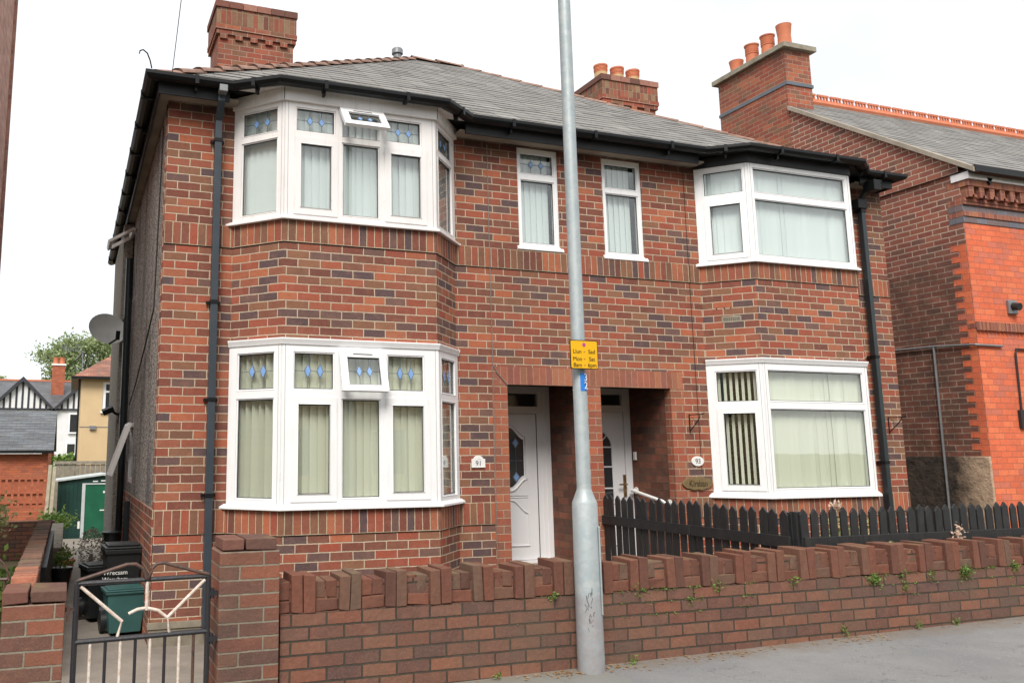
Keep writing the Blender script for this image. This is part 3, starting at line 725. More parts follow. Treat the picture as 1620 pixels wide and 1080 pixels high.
# side windows with open top hung casements
def side_window(y0, y1, z0, z1, drop, ang, n=1):
    fr, gl, op = MB(), MB(), MB()
    o, u, nn = (.0, 0, 0), (0, 1, 0), (-1, 0, 0)
    fr.slab(o, u, nn, y0+.003, y1-.003, z0+.003, z1-.003, [(y0+.06, y1-.06, z0+.06, z1-.06)], -.01, -.07)
    w = fr.build('side_window', 'upvc', house, bevel=.004)
    gl.obox(o, u, nn, y0+.06, y1-.06, -.05, -.045, z0+.06, z1-.06); gl.build('glass_pane', 'glassdark', w)
    for k in range(n):
        yy0 = y0+(y1-y0)*k/n+.01; yy1 = y0+(y1-y0)*(k+1)/n-.01
        P = Vector((-.02, 0, z1-.02)); T = Matrix.Translation(P) @ Matrix.Rotation(R(ang), 4, Vector((0, 1, 0))) @ Matrix.Translation(-P)
        op = MB(); op.T = T; op.slab(o, u, nn, yy0, yy1, z1-.02-drop, z1-.02, [(yy0+.05, yy1-.05, z1-drop+.03, z1-.07)], .06, .02)
        op.build('open_casement', 'upvcold', w, bevel=.004)
side_window(4.25, 4.84, 3.95, 5.0, .42, 58)
side_window(3.3, 4.2, 1.35, 2.15, .72, 18, 3)

# ---------------- doors
fr = MB(); frm = (4.22, 0)
def dframe(x0, x1, lx0, lx1):
    d = MB(); d.slab((0, YD, 0), (1, 0, 0), (0, -1, 0), x0, x1, .462, 2.528, [(lx0, lx1, .49, 2.20), (lx0+.02, lx1+.02, 2.285, 2.44)], .0, -.08)
    return d
# number 91
d = dframe(3.64, 4.724, 3.66, 4.535); w = d.build('door_frame', 'door', house, bevel=.006)
f2 = MB(); f2.box(3.68, 4.55, YD+.03, YD+.034, 2.287, 2.438); f2.build('fanlight', 'glassdark', w)
f2 = MB(); f2.box(4.60, 4.606, YD-.006, YD-.0005, .5, 2.5); f2.box(4.66, 4.667, YD-.008, YD-.0005, .5, 2.5); f2.build('frame_groove', 'upvcold', w)
leaf = MB(); leaf.box(3.664, 4.53, YD+.006, YD+.05, .494, 2.196)
door = leaf.build('front_door', 'door', house, bevel=.004)
def outline(cx, pts): return [(cx+x, z) for x, z in pts]
def moulding(mb, pts, y, w=.014, h=.014):
    P = [Vector((x, y, z)) for x, z in pts]+[Vector((pts[0][0], y, pts[0][1])), Vector((pts[1][0], y, pts[1][1]))]
    mb.tube(P, w, 6, cap=False)
def swan(cx, hw, z0, z1, k=.1):
    r = []
    n = 8
    for i in range(n+1):      # right side top shoulder
        t = i/n; x = hw*.28+(hw*.72)*t; z = z1-k*(3*t*t-2*t**3); r.append((cx+x, z))
    for i in range(n+1):
        t = i/n; x = hw-(hw*.72)*t; z = z0+k*(1-(3*t*t-2*t**3)) if True else z0; r.append((cx+x, z))
    r2 = [(2*cx-x, z) for x, z in r[::-1]]
    return r+r2
cx = 4.095
G = swan(cx, .255, 1.33, 2.03, .14)
mo = MB(); moulding(mo, swan(cx, .285, 1.29, 2.07, .14), YD+.004, .016); moulding(mo, [(cx-.30, 1.235), (cx+.30, 1.235), (cx+.30, 1.215), (cx-.30, 1.215)], YD+.006, .008)
# lower shaped panel
lp = [(cx-.30, .66), (cx+.30, .66)]+[(cx+.30-.22*t/8, 1.03+.15*(3*(t/8)**2-2*(t/8)**3)) for t in range(9)]
lp += [(2*cx-x, z) for x, z in lp[:1:-1]]
moulding(mo, lp, YD+.004, .012)
mo.build('door_moulding', 'door', door)
gm = MB(); gm.prism([(x, YD+.004, z) for x, z in G], (0, .004, 0)); gm.build('door_glass', 'glassdark', door)
ld = MB()
for zz in (1.45, 1.85):
    ld.k = 0; ld.prism([(cx+.10, YD+.0025, zz), (cx+.15, YD+.0025, zz-.07), (cx+.20, YD+.0025, zz), (cx+.15, YD+.0025, zz+.07)], (0, .001, 0)); 
    ld.k = 1; ld.prism([(cx+.115, YD+.001, zz), (cx+.15, YD+.001, zz-.05), (cx+.185, YD+.001, zz), (cx+.15, YD+.001, zz+.05)], (0, .001, 0)); ld.k = 0
ld.box(cx+.148, cx+.153, YD+.001, YD+.003, 1.52, 1.78); ld.box(cx+.02, cx+.24, YD+.001, YD+.003, 1.64, 1.645)
ld.box(cx-.24, cx-.02, YD+.001, YD+.003, 1.64, 1.645)
ld.build('door_leading', ['leadline', 'blue'], door)
dg = MB(); dg.box(4.531, 4.5345, YD-.001, YD+.004, .5, 2.19); dg.box(3.67, 4.53, YD-.001, YD+.004, 2.1965, 2.1995); dg.build('door_gap', 'seal', door)
th = MB(); th.box(3.66, 4.715, YD-.05, YD-.001, .461, .488); th.build('threshold', 'upvcold', w)
# number 93
d = MB(); d.slab((0, YD, 0), (1, 0, 0), (0, -1, 0), 4.906, 5.879, .462, 2.528, [(4.93, 5.78, .49, 2.24), (4.97, 5.76, 2.315, 2.45)], .0, -.08)
w = d.build('door_frame', 'door', house, bevel=.006)
f2 = MB(); f2.box(4.96, 5.77, YD+.03, YD+.034, 2.312, 2.452); f2.build('fanlight', 'glassdark', w)
leaf = MB(); leaf.box(4.934, 5.776, YD+.006, YD+.05, .494, 2.236); door2 = leaf.build('front_door', 'door', house, bevel=.004)
cx = 5.36; hw = .235
arch = [(cx-hw, 1.12), (cx+hw, 1.12)]+[(cx+hw*math.cos(t*math.pi/12), 1.78+.24*math.sin(t*math.pi/12)) for t in range(13)]
g2 = MB(); g2.prism([(x, YD+.004, z) for x, z in arch], (0, .004, 0)); g2.build('door_glass', 'glassdark', door2)
mo = MB(); moulding(mo, arch, YD+.005, .013)
for zz in (1.30, 1.56, 1.80): mo.box(cx-hw, cx+hw, YD-.002, YD+.006, zz-.008, zz+.008)
for t in (3, 6, 9): mo.tube([(cx, YD, 1.80), (cx+hw*math.cos(t*math.pi/12), YD, 1.78+.24*math.sin(t*math.pi/12))], .008, 6)
moulding(mo, [(cx-.25, .62), (cx+.25, .62), (cx+.25, .98), (cx-.25, .98)], YD+.005, .011)
mo.box(5.675, 5.679, YD+.003, YD+.006, .5, 2.23)
mo.build('door_moulding', 'door', door2)
h = MB(); h.box(5.735, 5.77, YD-.012, YD+.004, 1.20, 1.46); h.tube([(5.753, YD-.012, 1.345), (5.753, YD-.055, 1.345), (5.64, YD-.06, 1.345)], .010, 8); h.build('door_handle', 'brass', door2)
bl = MB(); bl.box(DX1-.02, DX1-.0005, .70, .75, 1.64, 1.74); bl.build('door_bell', 'white', house, bevel=.004)
gr = MB(); gr.tube([(DX1-.001, .74, 1.27), (DX1-.07, .74, 1.27), (DX1-.07, .66, 1.26), (DX1-.07, .16, 1.17), (DX1-.07, .12, 1.15), (DX1-.001, .12, 1.15)], .019, 10)
gr.tube([(DX1-.012, .74, 1.27), (DX1-.0008, .74, 1.27)], .042, 12); gr.tube([(DX1-.012, .12, 1.15), (DX1-.0008, .12, 1.15)], .042, 12)
tag(gr.build('grab_rail', 'white', smooth=True), 'sloping white grab rail fixed to the porch wall beside the right hand front door', 'grab rail')

# ---------------- roof
EX0, EX1, EY, EZ = -.155, HX+.0, -.255, 5.375
PK = .655
RY = 4.1; RX0 = 4.32; RX1 = 5.20; RZ = EZ+PK*(RY-EY)
BY = 8.5
def slates(o, u, up, nrm, rng_x, S_, g=.2, w=.3, seed=1, parent=None):
    # overlapping slate courses laid from the eaves up; rng_x(s) gives the course ends at slope distance s
    rs = random.Random(seed); mb = MB(); o, u, up, nrm = Vector(o), Vector(u), Vector(up), Vector(nrm); k = 0; s0 = 0
    while s0 < S_:
        s1 = min(s0+g*1.03, S_); x0, x1 = rng_x(s0); X0, X1 = rng_x(s1); x = x0-(w/2 if k % 2 else 0)
        while x < x1:
            a, b = max(x, x0), min(x+w-.004, x1); c, d = max(x, X0), min(x+w-.004, X1)
            if b-a > .02:
                if d < c: c = d = min(max((a+b)/2, X0), X1)
                mb.t = min(1, max(0, rs.gauss(.5, .13))); l = .009+rs.uniform(-.002, .003); sl = rs.uniform(-.006, .004)
                P = [o+u*a+up*(s0+sl)+nrm*l, o+u*b+up*(s0+sl+rs.uniform(-.003, .003))+nrm*l, o+u*d+up*s1+nrm*.004, o+u*c+up*s1+nrm*.004]
                mb.poly(P); q0, q1 = P[0]-nrm*.0065, P[1]-nrm*.0065; mb.t = 0; mb.poly([q0, q1, P[1], P[0]])
            x += w
        s0 += g; k += 1
    return mb.build('slate_courses', 'slatetile', parent)
rf = MB()
A, B_, C_, D_ = (EX0, EY, EZ), (EX1, EY, EZ), (EX1, BY, EZ), (EX0, BY, EZ)
r0, r1 = (RX0, RY, RZ), (RX1, RY, RZ)
def valley(J):
    a = J-.10; b = J+2*s_+1.61+.10
    return a, b
FE = -.545
def zmain(y): return EZ+PK*(y-EY)
# front slope split so that the small bay roofs blend in
rf.poly([A, B_, r1, r0]); rf.poly([B_, C_, r1]); rf.poly([C_, D_, r0, r1]); rf.poly([D_, A, r0])
for J in BAYS:
    a, b = J-.06, J+2*s_+1.61+.06; f0, f1 = J+s_-.07, J+s_+1.61+.07
    zt = zmain(.06)+.006
    e0, e1, e2, e3 = (a, EY, EZ+.006), (f0, FE, EZ+.012), (f1, FE, EZ+.012), (b, EY, EZ+.006)
    t1, t2 = (f0+.12, .06, zt), (f1-.12, .06, zt)
    rf.poly([e1, e2, t2, t1]); rf.poly([e0, e1, t1]); rf.poly([e2, e3, t2])
rf_ = rf.build('roof', 'slate', house)
sv = Vector((0, RY-EY, RZ-EZ)); SL = sv.length; sv.normalize(); nv = Vector((0, -sv.z, sv.y))
slates((0, EY, EZ), (1, 0, 0), sv, nv, lambda s: (EX0+(RX0-EX0)*s/SL, EX1+(RX1-EX1)*s/SL), SL, .185, .3, 4, rf_)
for J in BAYS:
    a, b = J-.06, J+2*s_+1.61+.06; f0, f1 = J+s_-.07, J+s_+1.61+.07
    bv = Vector((0, .06-FE, zmain(.06)+.006-(EZ+.012))); bl_ = bv.length; bv.normalize(); bn_ = Vector((0, -bv.z, bv.y))
    slates((0, FE, EZ+.014), (1, 0, 0), bv, bn_, lambda s: (f0+.12*s/bl_, f1-.12*s/bl_), bl_, .185, .3, 9, rf_)
un = MB(); un.poly([(EX0, EY, EZ-.02), (EX0, BY, EZ-.02), (EX1, BY, EZ-.02), (EX1, EY, EZ-.02)]); 
for J in BAYS:
    a, b = J-.06, J+2*s_+1.61+.06; f0, f1 = J+s_-.07, J+s_+1.61+.07
    un.poly([(a, EY, EZ-.018), (b, EY, EZ-.018), (f1, FE, EZ-.018), (f0, FE, EZ-.018)])
un.build('roof_underside', 'dark', house)
def tiles(p, q, r=.075, step=.36, name='hip_tiles', lift=.03, mat='hiptile'):
    p, q = Vector(p), Vector(q); d = (q-p); n = int(d.length/step); d.normalize(); st = (q-p).length/n
    x = d.cross(Vector((0, 0, 1))).normalized(); y = x.cross(d); t = MB()
    for i in range(n):
        a = p+d*(i*st-.03)+y*(lift*1.15); b = p+d*((i+1)*st+.03)+y*(lift*.2)
        t.t = random.random(); prof = []
        for k in range(7):
            an = math.pi*k/6; prof.append((math.cos(an)*r*1.15, math.sin(an)*r*.75-.03))
        A_ = [a+x*u+y*v for u, v in prof]; B2 = [b+x*u*.92+y*v*.9 for u, v in prof]
        for k in range(6): t.poly([A_[k], B2[k], B2[k+1], A_[k+1]][::-1])
        t.poly(A_); t.poly([v-y*.018 for v in A_[::-1]])
        for k in range(6): t.poly([A_[k], A_[k+1], A_[k+1]-y*.018, A_[k]-y*.018][::-1])
    return t.build(name, mat, house)
tiles(A, r0); tiles(B_, r1, r=.06, lift=.016); tiles(r0, r1, step=.3, name='ridge_tiles'); tiles(D_, r0); tiles(C_, r1)
vt = MB(); vt.lathe((4.36, 4.9, RZ-.6), [(.085, 0), (.085, 1.0), (.07, 1.02), (.07, 1.06), (.1, 1.07), (.1, 1.15), (.085, 1.17)], 14); vt.build('roof_vent', 'metalgrey', house)
# curl of iron at the eaves corner
cu = MB(); cu.tube([(-.2, -.3, 5.42), (-.22, -.32, 5.49), (-.25, -.34, 5.55), (-.29, -.35, 5.575), (-.32, -.35, 5.56), (-.325, -.35, 5.53)], .007, 6); cu.build('hip_iron', 'black', house)
# eaves: gutter, fascia, soffit
def eave_path(off):
    P = [(EX0+off if 0 else EX0, BY), (EX0, EY)]
    for J in BAYS:
        a, b = J-.06, J+2*s_+1.61+.06; f0, f1 = J+s_-.07, J+s_+1.61+.07
        P += [(a, EY), (f0, FE), (f1, FE), (b, EY)]
    P += [(EX1, EY), (EX1, BY)]
    return P
EP = eave_path(0)
gu = MB(); gprof = [(-.03, EZ+.012), (-.03, EZ-.03), (.0, EZ-.052), (.04, EZ-.062), (.08, EZ-.052), (.105, EZ-.022), (.105, EZ+.012), (.095, EZ+.012), (.095, EZ-.018), (.04, EZ-.05), (-.015, EZ-.02), (-.015, EZ+.012)]
gu.ribbon(EP, gprof[::-1]); gu.build('gutter', 'black', house)
# brackets and joint clips
gb = MB()
for (a, b) in zip(EP, EP[1:]):
    a, b = Vector((*a, 0)), Vector((*b, 0)); l = (b-a).length; u = (b-a).normalized(); n = Vector((u.y, -u.x, 0)); k = max(1, int(l/.85))
    for i in range(k):
        t = l*(i+.5)/k; gb.obox(a, u, n, t-.018, t+.018, -.02, .111, EZ-.07, EZ+.016)
        if i % 2 == 0: gb.obox(a, u, n, t-.012, t+.012, -.02, .03, EZ-.115, EZ-.07)
gb.build('gutter_bracket', 'black', house)
fb = MB()
def strip(mb, P, prof): mb.ribbon(P, prof[::-1])
# main black fascia between bays and at the ends
segs = [[(EX0, BY), (EX0, EY), (BAYS[0]-.10, EY)], [(JL1+.06, EY), (BAYS[1]-.10, EY)], [(JR1+.06, EY), (EX1, EY), (EX1, BY)]]
for P in segs: strip(fb, P, [(-.055, EZ-.03), (-.055, 5.215), (-.032, 5.215), (-.032, EZ-.03)])
fb.build('fascia_board', 'fascia', house)
for x0, x1 in ((EX0+.06, BAYS[0]), (JL1, BAYS[1]), (JR1, EX1-.03)): so = MB(); so.box(x0, x1, EY+.057, -.001, 5.245, 5.262); so.build('soffit', 'soffit', house)
so = MB()
so.box(EX0+.06, -.001, 0, BY-.05, 5.245, 5.262)
so.box(EX0+.062, EX1, 8.21, BY-.05, 5.245, 5.262)
so.build('soffit', 'soffit', house)
fa = MB(); strip(fa, bayplan(BAYS[0]), [(-.05, 5.334), (-.05, 5.206), (.045, 5.206), (.045, 5.334)]); 
w = fa.build('bay_fascia', 'upvcold', house, bevel=.003)
fj = MB()
for px, py in bayplan(BAYS[0])[1:3]: fj.box(px-.003+(-.02 if px < 2 else .02), px+.003+(-.02 if px < 2 else .02), py-.0475, py-.04, 5.21, 5.333)
fj.build('fascia_joint', 'seal', w)
fa = MB(); strip(fa, bayplan(BAYS[1]), [(-.05, 5.334), (-.05, 5.212), (.03, 5.212), (.03, 5.334)]); fa.build('bay_fascia', 'fascia', house, bevel=.003)
# bay ceilings under the roof overhang
for J, mt_ in ((BAYS[0], 'upvcold'), (BAYS[1], 'fascia')):
    bc = MB(); a, b = J-.06, J+2*s_+1.61+.06; f0, f1 = J+s_-.05, J+s_+1.61+.05
    bc.prism([(a, EY, 5.335), (b, EY, 5.335), (f1, FE+.045, 5.335), (f0, FE+.045, 5.335)], (0, 0, .012))
    bc.build('bay_soffit', mt_, house)
# downpipes
def downpipe(x, mat, z0, clips, w=.034):
    p = MB()
    p.box(x-w, x+w, -.115, -.045, z0, 5.05)
    p.poly  # square pipe with offset at the top
    p.T = None
    P0 = [(x-w, -.115, 5.05), (x+w, -.115, 5.05), (x+w, -.045, 5.05), (x-w, -.045, 5.05)]
    P1 = [(a, b-.15, 5.20) for a, b, c in P0]; P2 = [(a, b, 5.265) for a, b, c in P1]
    for Q, Rr in ((P0, P1), (P1, P2)):
        for i in range(4): p.poly([Q[i], Q[(i+1) % 4], Rr[(i+1) % 4], Rr[i]])
    p.poly(P2)
    dp = p.build('downpipe', mat, house, bevel=.004)
    c = MB()
    for z in clips: c.box(x-w-.006, x+w+.006, -.121, -.04, z-.02, z+.02); c.box(x-w-.035, x+w+.035, -.045, -.0125, z-.015, z+.015)
    c.build('pipe_clip', 'black', dp, bevel=.003)
    return dp
dp = downpipe(.49, 'greypipe', .16, [4.85, 3.2, 2.25, 1.35]); hp = MB(); hp.box(.45, .53, -.37, -.255, 5.262, 5.33); hp.build('outlet', 'metalgrey', dp, bevel=.004)
dp = downpipe(9.06, 'darkpipe', .25, [4.9, 2.95, 1.6]); hp = MB(); hp.box(9.0, 9.12, -.36, -.19, 5.12, 5.262); hp.box(8.96, 9.12, -.135, -.03, 4.93, 5.06); hp.build('hopper', 'black', dp, bevel=.006)
# cables and air brick
cb = MB(); cb.tube([(3.545, -.008, 5.2), (3.545, -.008, 4.01), (3.546, -.021, 3.99), (3.546, -.021, 3.78), (3.546, -.008, 3.76), (3.552, -.008, 2.70), (3.60, -.012, 2.60), (3.72, -.012, 2.47)], .0055, 6)
cb.tube([(3.552, -.008, 2.70), (3.548, -.008, 1.23), (3.548, -.02, 1.21), (3.548, -.02, .99), (3.548, -.01, .3)], .005, 6)
cb.build('cable', 'cable', house)
cb = MB(); cb.tube([(6.25, -.006, 5.2), (6.25, -.006, 4.01), (6.25, -.018, 3.99), (6.25, -.018, 3.78), (6.25, -.006, 3.76), (6.26, -.006, 1.5)], .0035, 6); cb.build('cable', 'cableblk', house)
cb = MB(); cb.tube([(-.012, .35, 5.1), (-.03, .5, 3.2), (-.03, 1.6, 2.9), (-.02, 3.0, 2.6), (-.02, 4.1, 2.4)], .008, 6); cb.build('cable', 'cableblk', house)
sp_ = MB(); sp_.tube([(-.07, 4.55, -.3), (-.07, 4.55, 4.6)], .05, 10); sp_.tube([(-.06, 3.0, -.2), (-.06, 3.0, 1.15)], .035, 8); sp_.build('soil_pipe', 'darkpipe', house, smooth=True)
ab = MB(); o, u, n, l = FR[0]; ab.obox(o, u, n, .21, .43, -.02, .003, 3.27, 3.345); a = ab.build('air_brick', 'cap', house)
hh = MB()
for i in range(9):
    for j in range(2): hh.obox(o, u, n, .232+i*.0205, .245+i*.0205, .0, .0045, 3.29+j*.022, 3.303+j*.022)
for t in (.16, .25, .32): hh.tube([o+u*t+n*(-.01)+Vector((0, 0, 3.445)), o+u*t+n*.004+Vector((0, 0, 3.445))], .008, 8)
hh.build('vent_hole', 'seal', a)

# chimneys
def chimney(x0, x1, y0, y1, zb, zt, pots, name='chimney'):
    c = MB(0, zt)
    c.box(x0, x1, y0, y1, zb, zt-.52)
    b = c.build(name, 'stack', house)
    k = MB(0, zt-.52); k.box(x0-.035, x1+.035, y0-.035, y1+.035, zt-.52, zt-.45)
    n = int((x1-x0)/.23)
    for i in range(n): k.box(x0+.02+i*(x1-x0)/n, x0+.13+i*(x1-x0)/n, y0-.034, y0-.0005, zt-.59, zt-.5205)
    k.box(x0-.05, x1+.05, y0-.05, y1+.05, zt-.45, zt-.375); k.build('corbel', 'stack', b)
    s = MB(0, 0); s.box(x0-.04, x1+.04, y0-.04, y1+.04, zt-.375, zt-.10); s.build('soldier_band', 'stackband', b)
    t = MB(); 
    w = (x1-x0+.12)/6
    for i in range(6): t.t = random.random(); t.box(x0-.06+i*w, x0-.06+(i+1)*w-.006, y0-.06, y1+.06, zt-.10, zt)
    t.build('coping', 'pilcap', b)
    for px in pots:
        p = MB(); yy = y0+.32; p.lathe((px, yy, zt-.02), [(.115, 0), (.115, .22)], 18); q = p.build('chimney_pot', 'potbuff', b, smooth=True)
        p = MB(); p.lathe((px, yy, zt+.2), [(.118, 0), (.118, .03), (.125, .035), (.118, .05), (.125, .06), (.118, .075), (.125, .085), (.118, .10), (.128, .11), (.128, .14), (.10, .14)], 18); p.build('pot_rim', 'pot', q, smooth=True)
chimney(1.03, 2.18, 3.72, 4.5, 6.0, 8.47, [])
chimney(7.83, 8.93, 3.8, 4.9, 6.0, 8.35, [8.03, 8.38, 8.72])

# ---------------------------------------------------------------- things on the house
def plate(name, label, cat): return empty(name, (0, 0, 0), label, cat)
# 91
t = empty('house_number_sign', (3.35, 0, 1.58), 'white arched plaque reading 91 on the brick beside the left front door', 'house number')
b = MB(); pts = [(3.27, 1.58), (3.43, 1.58), (3.43, 1.672)]+[(3.405-.055*(1-math.cos(k*math.pi/8)), 1.675+.032*math.sin(k*math.pi/8)) for k in range(9)]+[(3.27, 1.672)]
b.prism([(x, -.016, z) for x, z in pts], (0, .0155, 0)); b.build('plaque', 'white', t, bevel=.003)
text('number', '91', .075, 'textgrey', (3.35, -.0165, 1.625), t)
b = MB(); b.box(3.274, 3.426, -.019, -.0162, 1.583, 1.592); b.tube([(3.32, -.016, 1.668), (3.35, -.016, 1.68), (3.38, -.016, 1.668)], .003, 6); b.build('raised_trim', 'white', t)
# 93
t = empty('house_number_sign', (6.205, 0, 1.63), 'white oval plaque reading 93 on the brick left of the right hand bay window', 'house number')
b = MB(); b.prism([(6.205+.088*math.cos(k*math.pi/12), -.014, 1.63+.058*math.sin(k*math.pi/12)) for k in range(24)], (0, .0135, 0)); b.build('plaque', 'white', t, bevel=.004)
text('number', '93', .078, 'text', (6.205, -.0145, 1.628), t)
t = empty('house_name_sign', (6.18, 0, 1.38), 'varnished oval wooden name plaque under the number 93', 'name sign')
b = MB(); b.prism([(6.18+.215*math.cos(k*math.pi/16), -.022, 1.375+(.078+.006*math.sin(k*2.3))*math.sin(k*math.pi/16)) for k in range(32)], (0, .0215, 0)); b.build('plaque', 'plaque', t, bevel=.006)
text('name', 'Kirsban', .105, 'text', (6.185, -.0225, 1.372), t, sx=.82)
# brackets
def hang_bracket(x, z, label, w=.2, f=1):
    b = MB(); o = (x, 0, z)
    b.tube([(x, -.012, z-.12), (x, -.012, z+.10)], .007, 6)
    b.tube([(x, -.012, z+.09), (x, -.25, z+.09), (x, -.27, z+.105)], .006, 6)
    b.tube([(x, -.012, z-.10), (x, -.10, z-.03), (x, -.19, z+.05), (x, -.20, z+.09)], .006, 6)
    b.tube([(x, -.05, z+.06), (x, -.08, z+.045), (x, -.08, z+.02), (x, -.055, z+.015)], .004, 6)
    tag(b.build('hanging_basket_bracket', 'black'), label, 'bracket')
hang_bracket(6.12, 2.08, 'black iron hanging basket bracket between the right porch and the right bay window')
hang_bracket(9.27, 2.08, 'black iron hanging basket bracket on the far right corner of the house by the downpipe')
# satellite dish
t = empty('satellite_dish', (-.3, 4.7, 3.55), 'grey oval satellite dish hung on the pebbledashed side wall', 'satellite dish')
dm = MB(); cz = Vector((-.33, 4.62, 3.545)); ax = Vector((.35, -.9, .25)).normalized(); xx = ax.cross(Vector((0, 0, 1))).normalized(); yy = xx.cross(ax)
rings = []
for i in range(7):
    r_ = .29*i/6; rings.append([cz+(xx*math.cos(a)*r_+yy*math.sin(a)*r_*.82)-ax*(.055*(1-(i/6)**2)) for a in [2*math.pi*k/28 for k in range(28)]])
for i in range(6):
    for k in range(28):
        q_ = [rings[i][k], rings[i][(k+1) % 28], rings[i+1][(k+1) % 28], rings[i+1][k]]
        dm.poly(q_); dm.poly([p-ax*.006 for p in q_[::-1]])
dm.build('reflector', 'dish', t, smooth=True)
am = MB(); am.tube([cz-yy*.24+ax*.0, cz-yy*.26+ax*.28], .014, 6); am.tube([cz-yy*.26+ax*.28-yy*.02, cz-yy*.16+ax*.33], .03, 8); am.build('feed_arm', 'black', t)
am = MB(); am.tube([cz-ax*.07, cz-ax*.10, (-.06, 4.80, 3.6), (-.06, 4.859, 3.6)], .02, 8); am.box(-.12, -.02, 4.83, 4.859, 3.5, 3.72); am.build('wall_bracket', 'black', t)
t = empty('security_light', (-.16, 4.7, 2.35), 'small black floodlight fixed low on the pebbledashed side wall', 'security light')
b = MB(); b.T = Matrix.Translation((-.26, 4.62, 2.36)) @ Matrix.Rotation(R(-25), 4, 'Y') @ Matrix.Rotation(R(20), 4, 'X'); b.box(-.1, .06, -.05, .05, -.035, .04); b.build('lamp_head', 'black', t, bevel=.006)
b = MB(); b.tube([(-.21, 4.68, 2.34), (-.16, 4.75, 2.31), (-.1, 4.858, 2.31)], .018, 8); b.build('arm', 'black', t)

# ---------------------------------------------------------------- lamp post
LX, LY, LZ = 2.622, -3.125, pz(2.622)
post = empty('lamp_post', (LX, LY, LZ-.03), 'tall galvanised steel lamp post standing on the pavement against the garden wall', 'lamp post')
b = MB(); b.lathe((LX, LY, 0), [(.092, LZ-.03), (.086, 1.395), (.080, 1.41), (.052, 1.482), (.049, 1.50), (.046, 5), (.040, 8)], 32); b.build('column', 'galv', post, smooth=True)
b = MB(); da = R(-32); b.obox((LX, LY, 0), (-math.sin(da), math.cos(da), 0), (math.cos(da), math.sin(da), 0), -.045, .045, .082, .094, .66, 1.24); b.build('access_door', 'galv', post, bevel=.004)
b = MB(); b.tube([(LX, LY, 8), (LX, LY-.1, 8.3), (LX, LY-.5, 8.5), (LX, LY-1.0, 8.55)], .03, 8); b.build('lamp_arm', 'galv', post)
b = MB(); b.obox((LX, LY-1.3, 8.55), (1, 0, 0), (0, 1, 0), -.12, .12, -.35, .32, -.06, .06); b.build('lantern', 'metalgrey', post, bevel=.03)
# scratched graffiti marks near the base
b = MB(); random.seed(3)
for i in range(22):
    a0 = R(random.uniform(228, 256)); z0_ = random.uniform(.58, .80); a1 = a0+R(random.uniform(-9, 9)); z1_ = z0_+random.uniform(-.05, .05)
    b.tube([(LX+.0925*math.cos(a0), LY+.0925*math.sin(a0), z0_), (LX+.0925*math.cos(a1), LY+.0925*math.sin(a1), z1_)], random.uniform(.0007, .0016), 5)
b.build('scribble', 'text', post)
# parking sign
t = empty('parking_sign', (2.617, -3.19, 2.40), 'yellow parking restriction plate with black lettering strapped to the lamp post', 'sign')
TH = R(-3); sx0, sx1, sz0, sz1 = 2.502, 2.728, 2.317, 2.522
def rounded(x0, x1, z0, z1, r, y):
    P = []
    for cx_, cz_, a0 in ((x1-r, z1-r, 0), (x0+r, z1-r, 90), (x0+r, z0+r, 180), (x1-r, z0+r, 270)):
        P += [(cx_+r*math.cos(R(a0+k*22.5)), y, cz_+r*math.sin(R(a0+k*22.5))) for k in range(5)]
    return P
b = MB(); b.prism(rounded(sx0, sx1, sz0, sz1, .012, -3.206), (0, .004, 0)); b.build('plate_border', 'text', t)
b = MB(); b.prism(rounded(sx0+.006, sx1-.006, sz0+.006, sz1-.006, .009, -3.2085), (0, .0022, 0)); b.build('plate_face', 'yellow', t)
b = MB(); b.prism([(2.615+.0135*math.cos(k*math.pi/10), -3.2100, 2.489+.0135*math.sin(k*math.pi/10)) for k in range(20)], (0, .0012, 0)); b.build('dot', 'purple', t)
for zz, s1, s2 in ((2.440, 'Llun', 'Sad'), (2.388, 'Mon', 'Sat'), (2.345, '8am', '6pm')):
    text('lettering', s1, .041, 'text', (2.558, -3.2095, zz), t, ext=.0006)
    text('lettering', s2, .041, 'text', (2.676, -3.2095, zz), t, ext=.0006)
    b = MB(); b.box(2.611, 2.621, -3.2098, -3.2088, zz-.003, zz+.001); b.build('dash', 'text', t)
b = MB(); b.box(2.57, 2.67, -3.2015, -3.17, 2.36, 2.385); b.box(2.57, 2.67, -3.2015, -3.17, 2.44, 2.465); b.build('clamp', 'metalgrey', t)
t = empty('number_label', (2.65, -3.175, 2.23), 'small blue label with white figures 3 and 2 on the post below the yellow sign', 'label')
b = MB(); seg = 8
for i in range(seg):
    a0, a1 = R(243+i*106/seg), R(243+(i+1)*106/seg); r0_, r1_ = .0487, .0505
    P = [(LX+r1_*math.cos(a), LY+r1_*math.sin(a)) for a in (a0, a1)]+[(LX+r0_*math.cos(a), LY+r0_*math.sin(a)) for a in (a1, a0)]
    b.prism([(x, y, 2.168) for x, y in P], (0, 0, .125))
b.build('label_sheet', 'bluelabel', t)
for ch, zz in (('3', 2.26), ('2', 2.203)):
    text('figure', ch, .072, 'white', (LX+.0555*math.cos(R(288)), LY+.0555*math.sin(R(288)), zz), t, rotz=R(18), ext=.001)

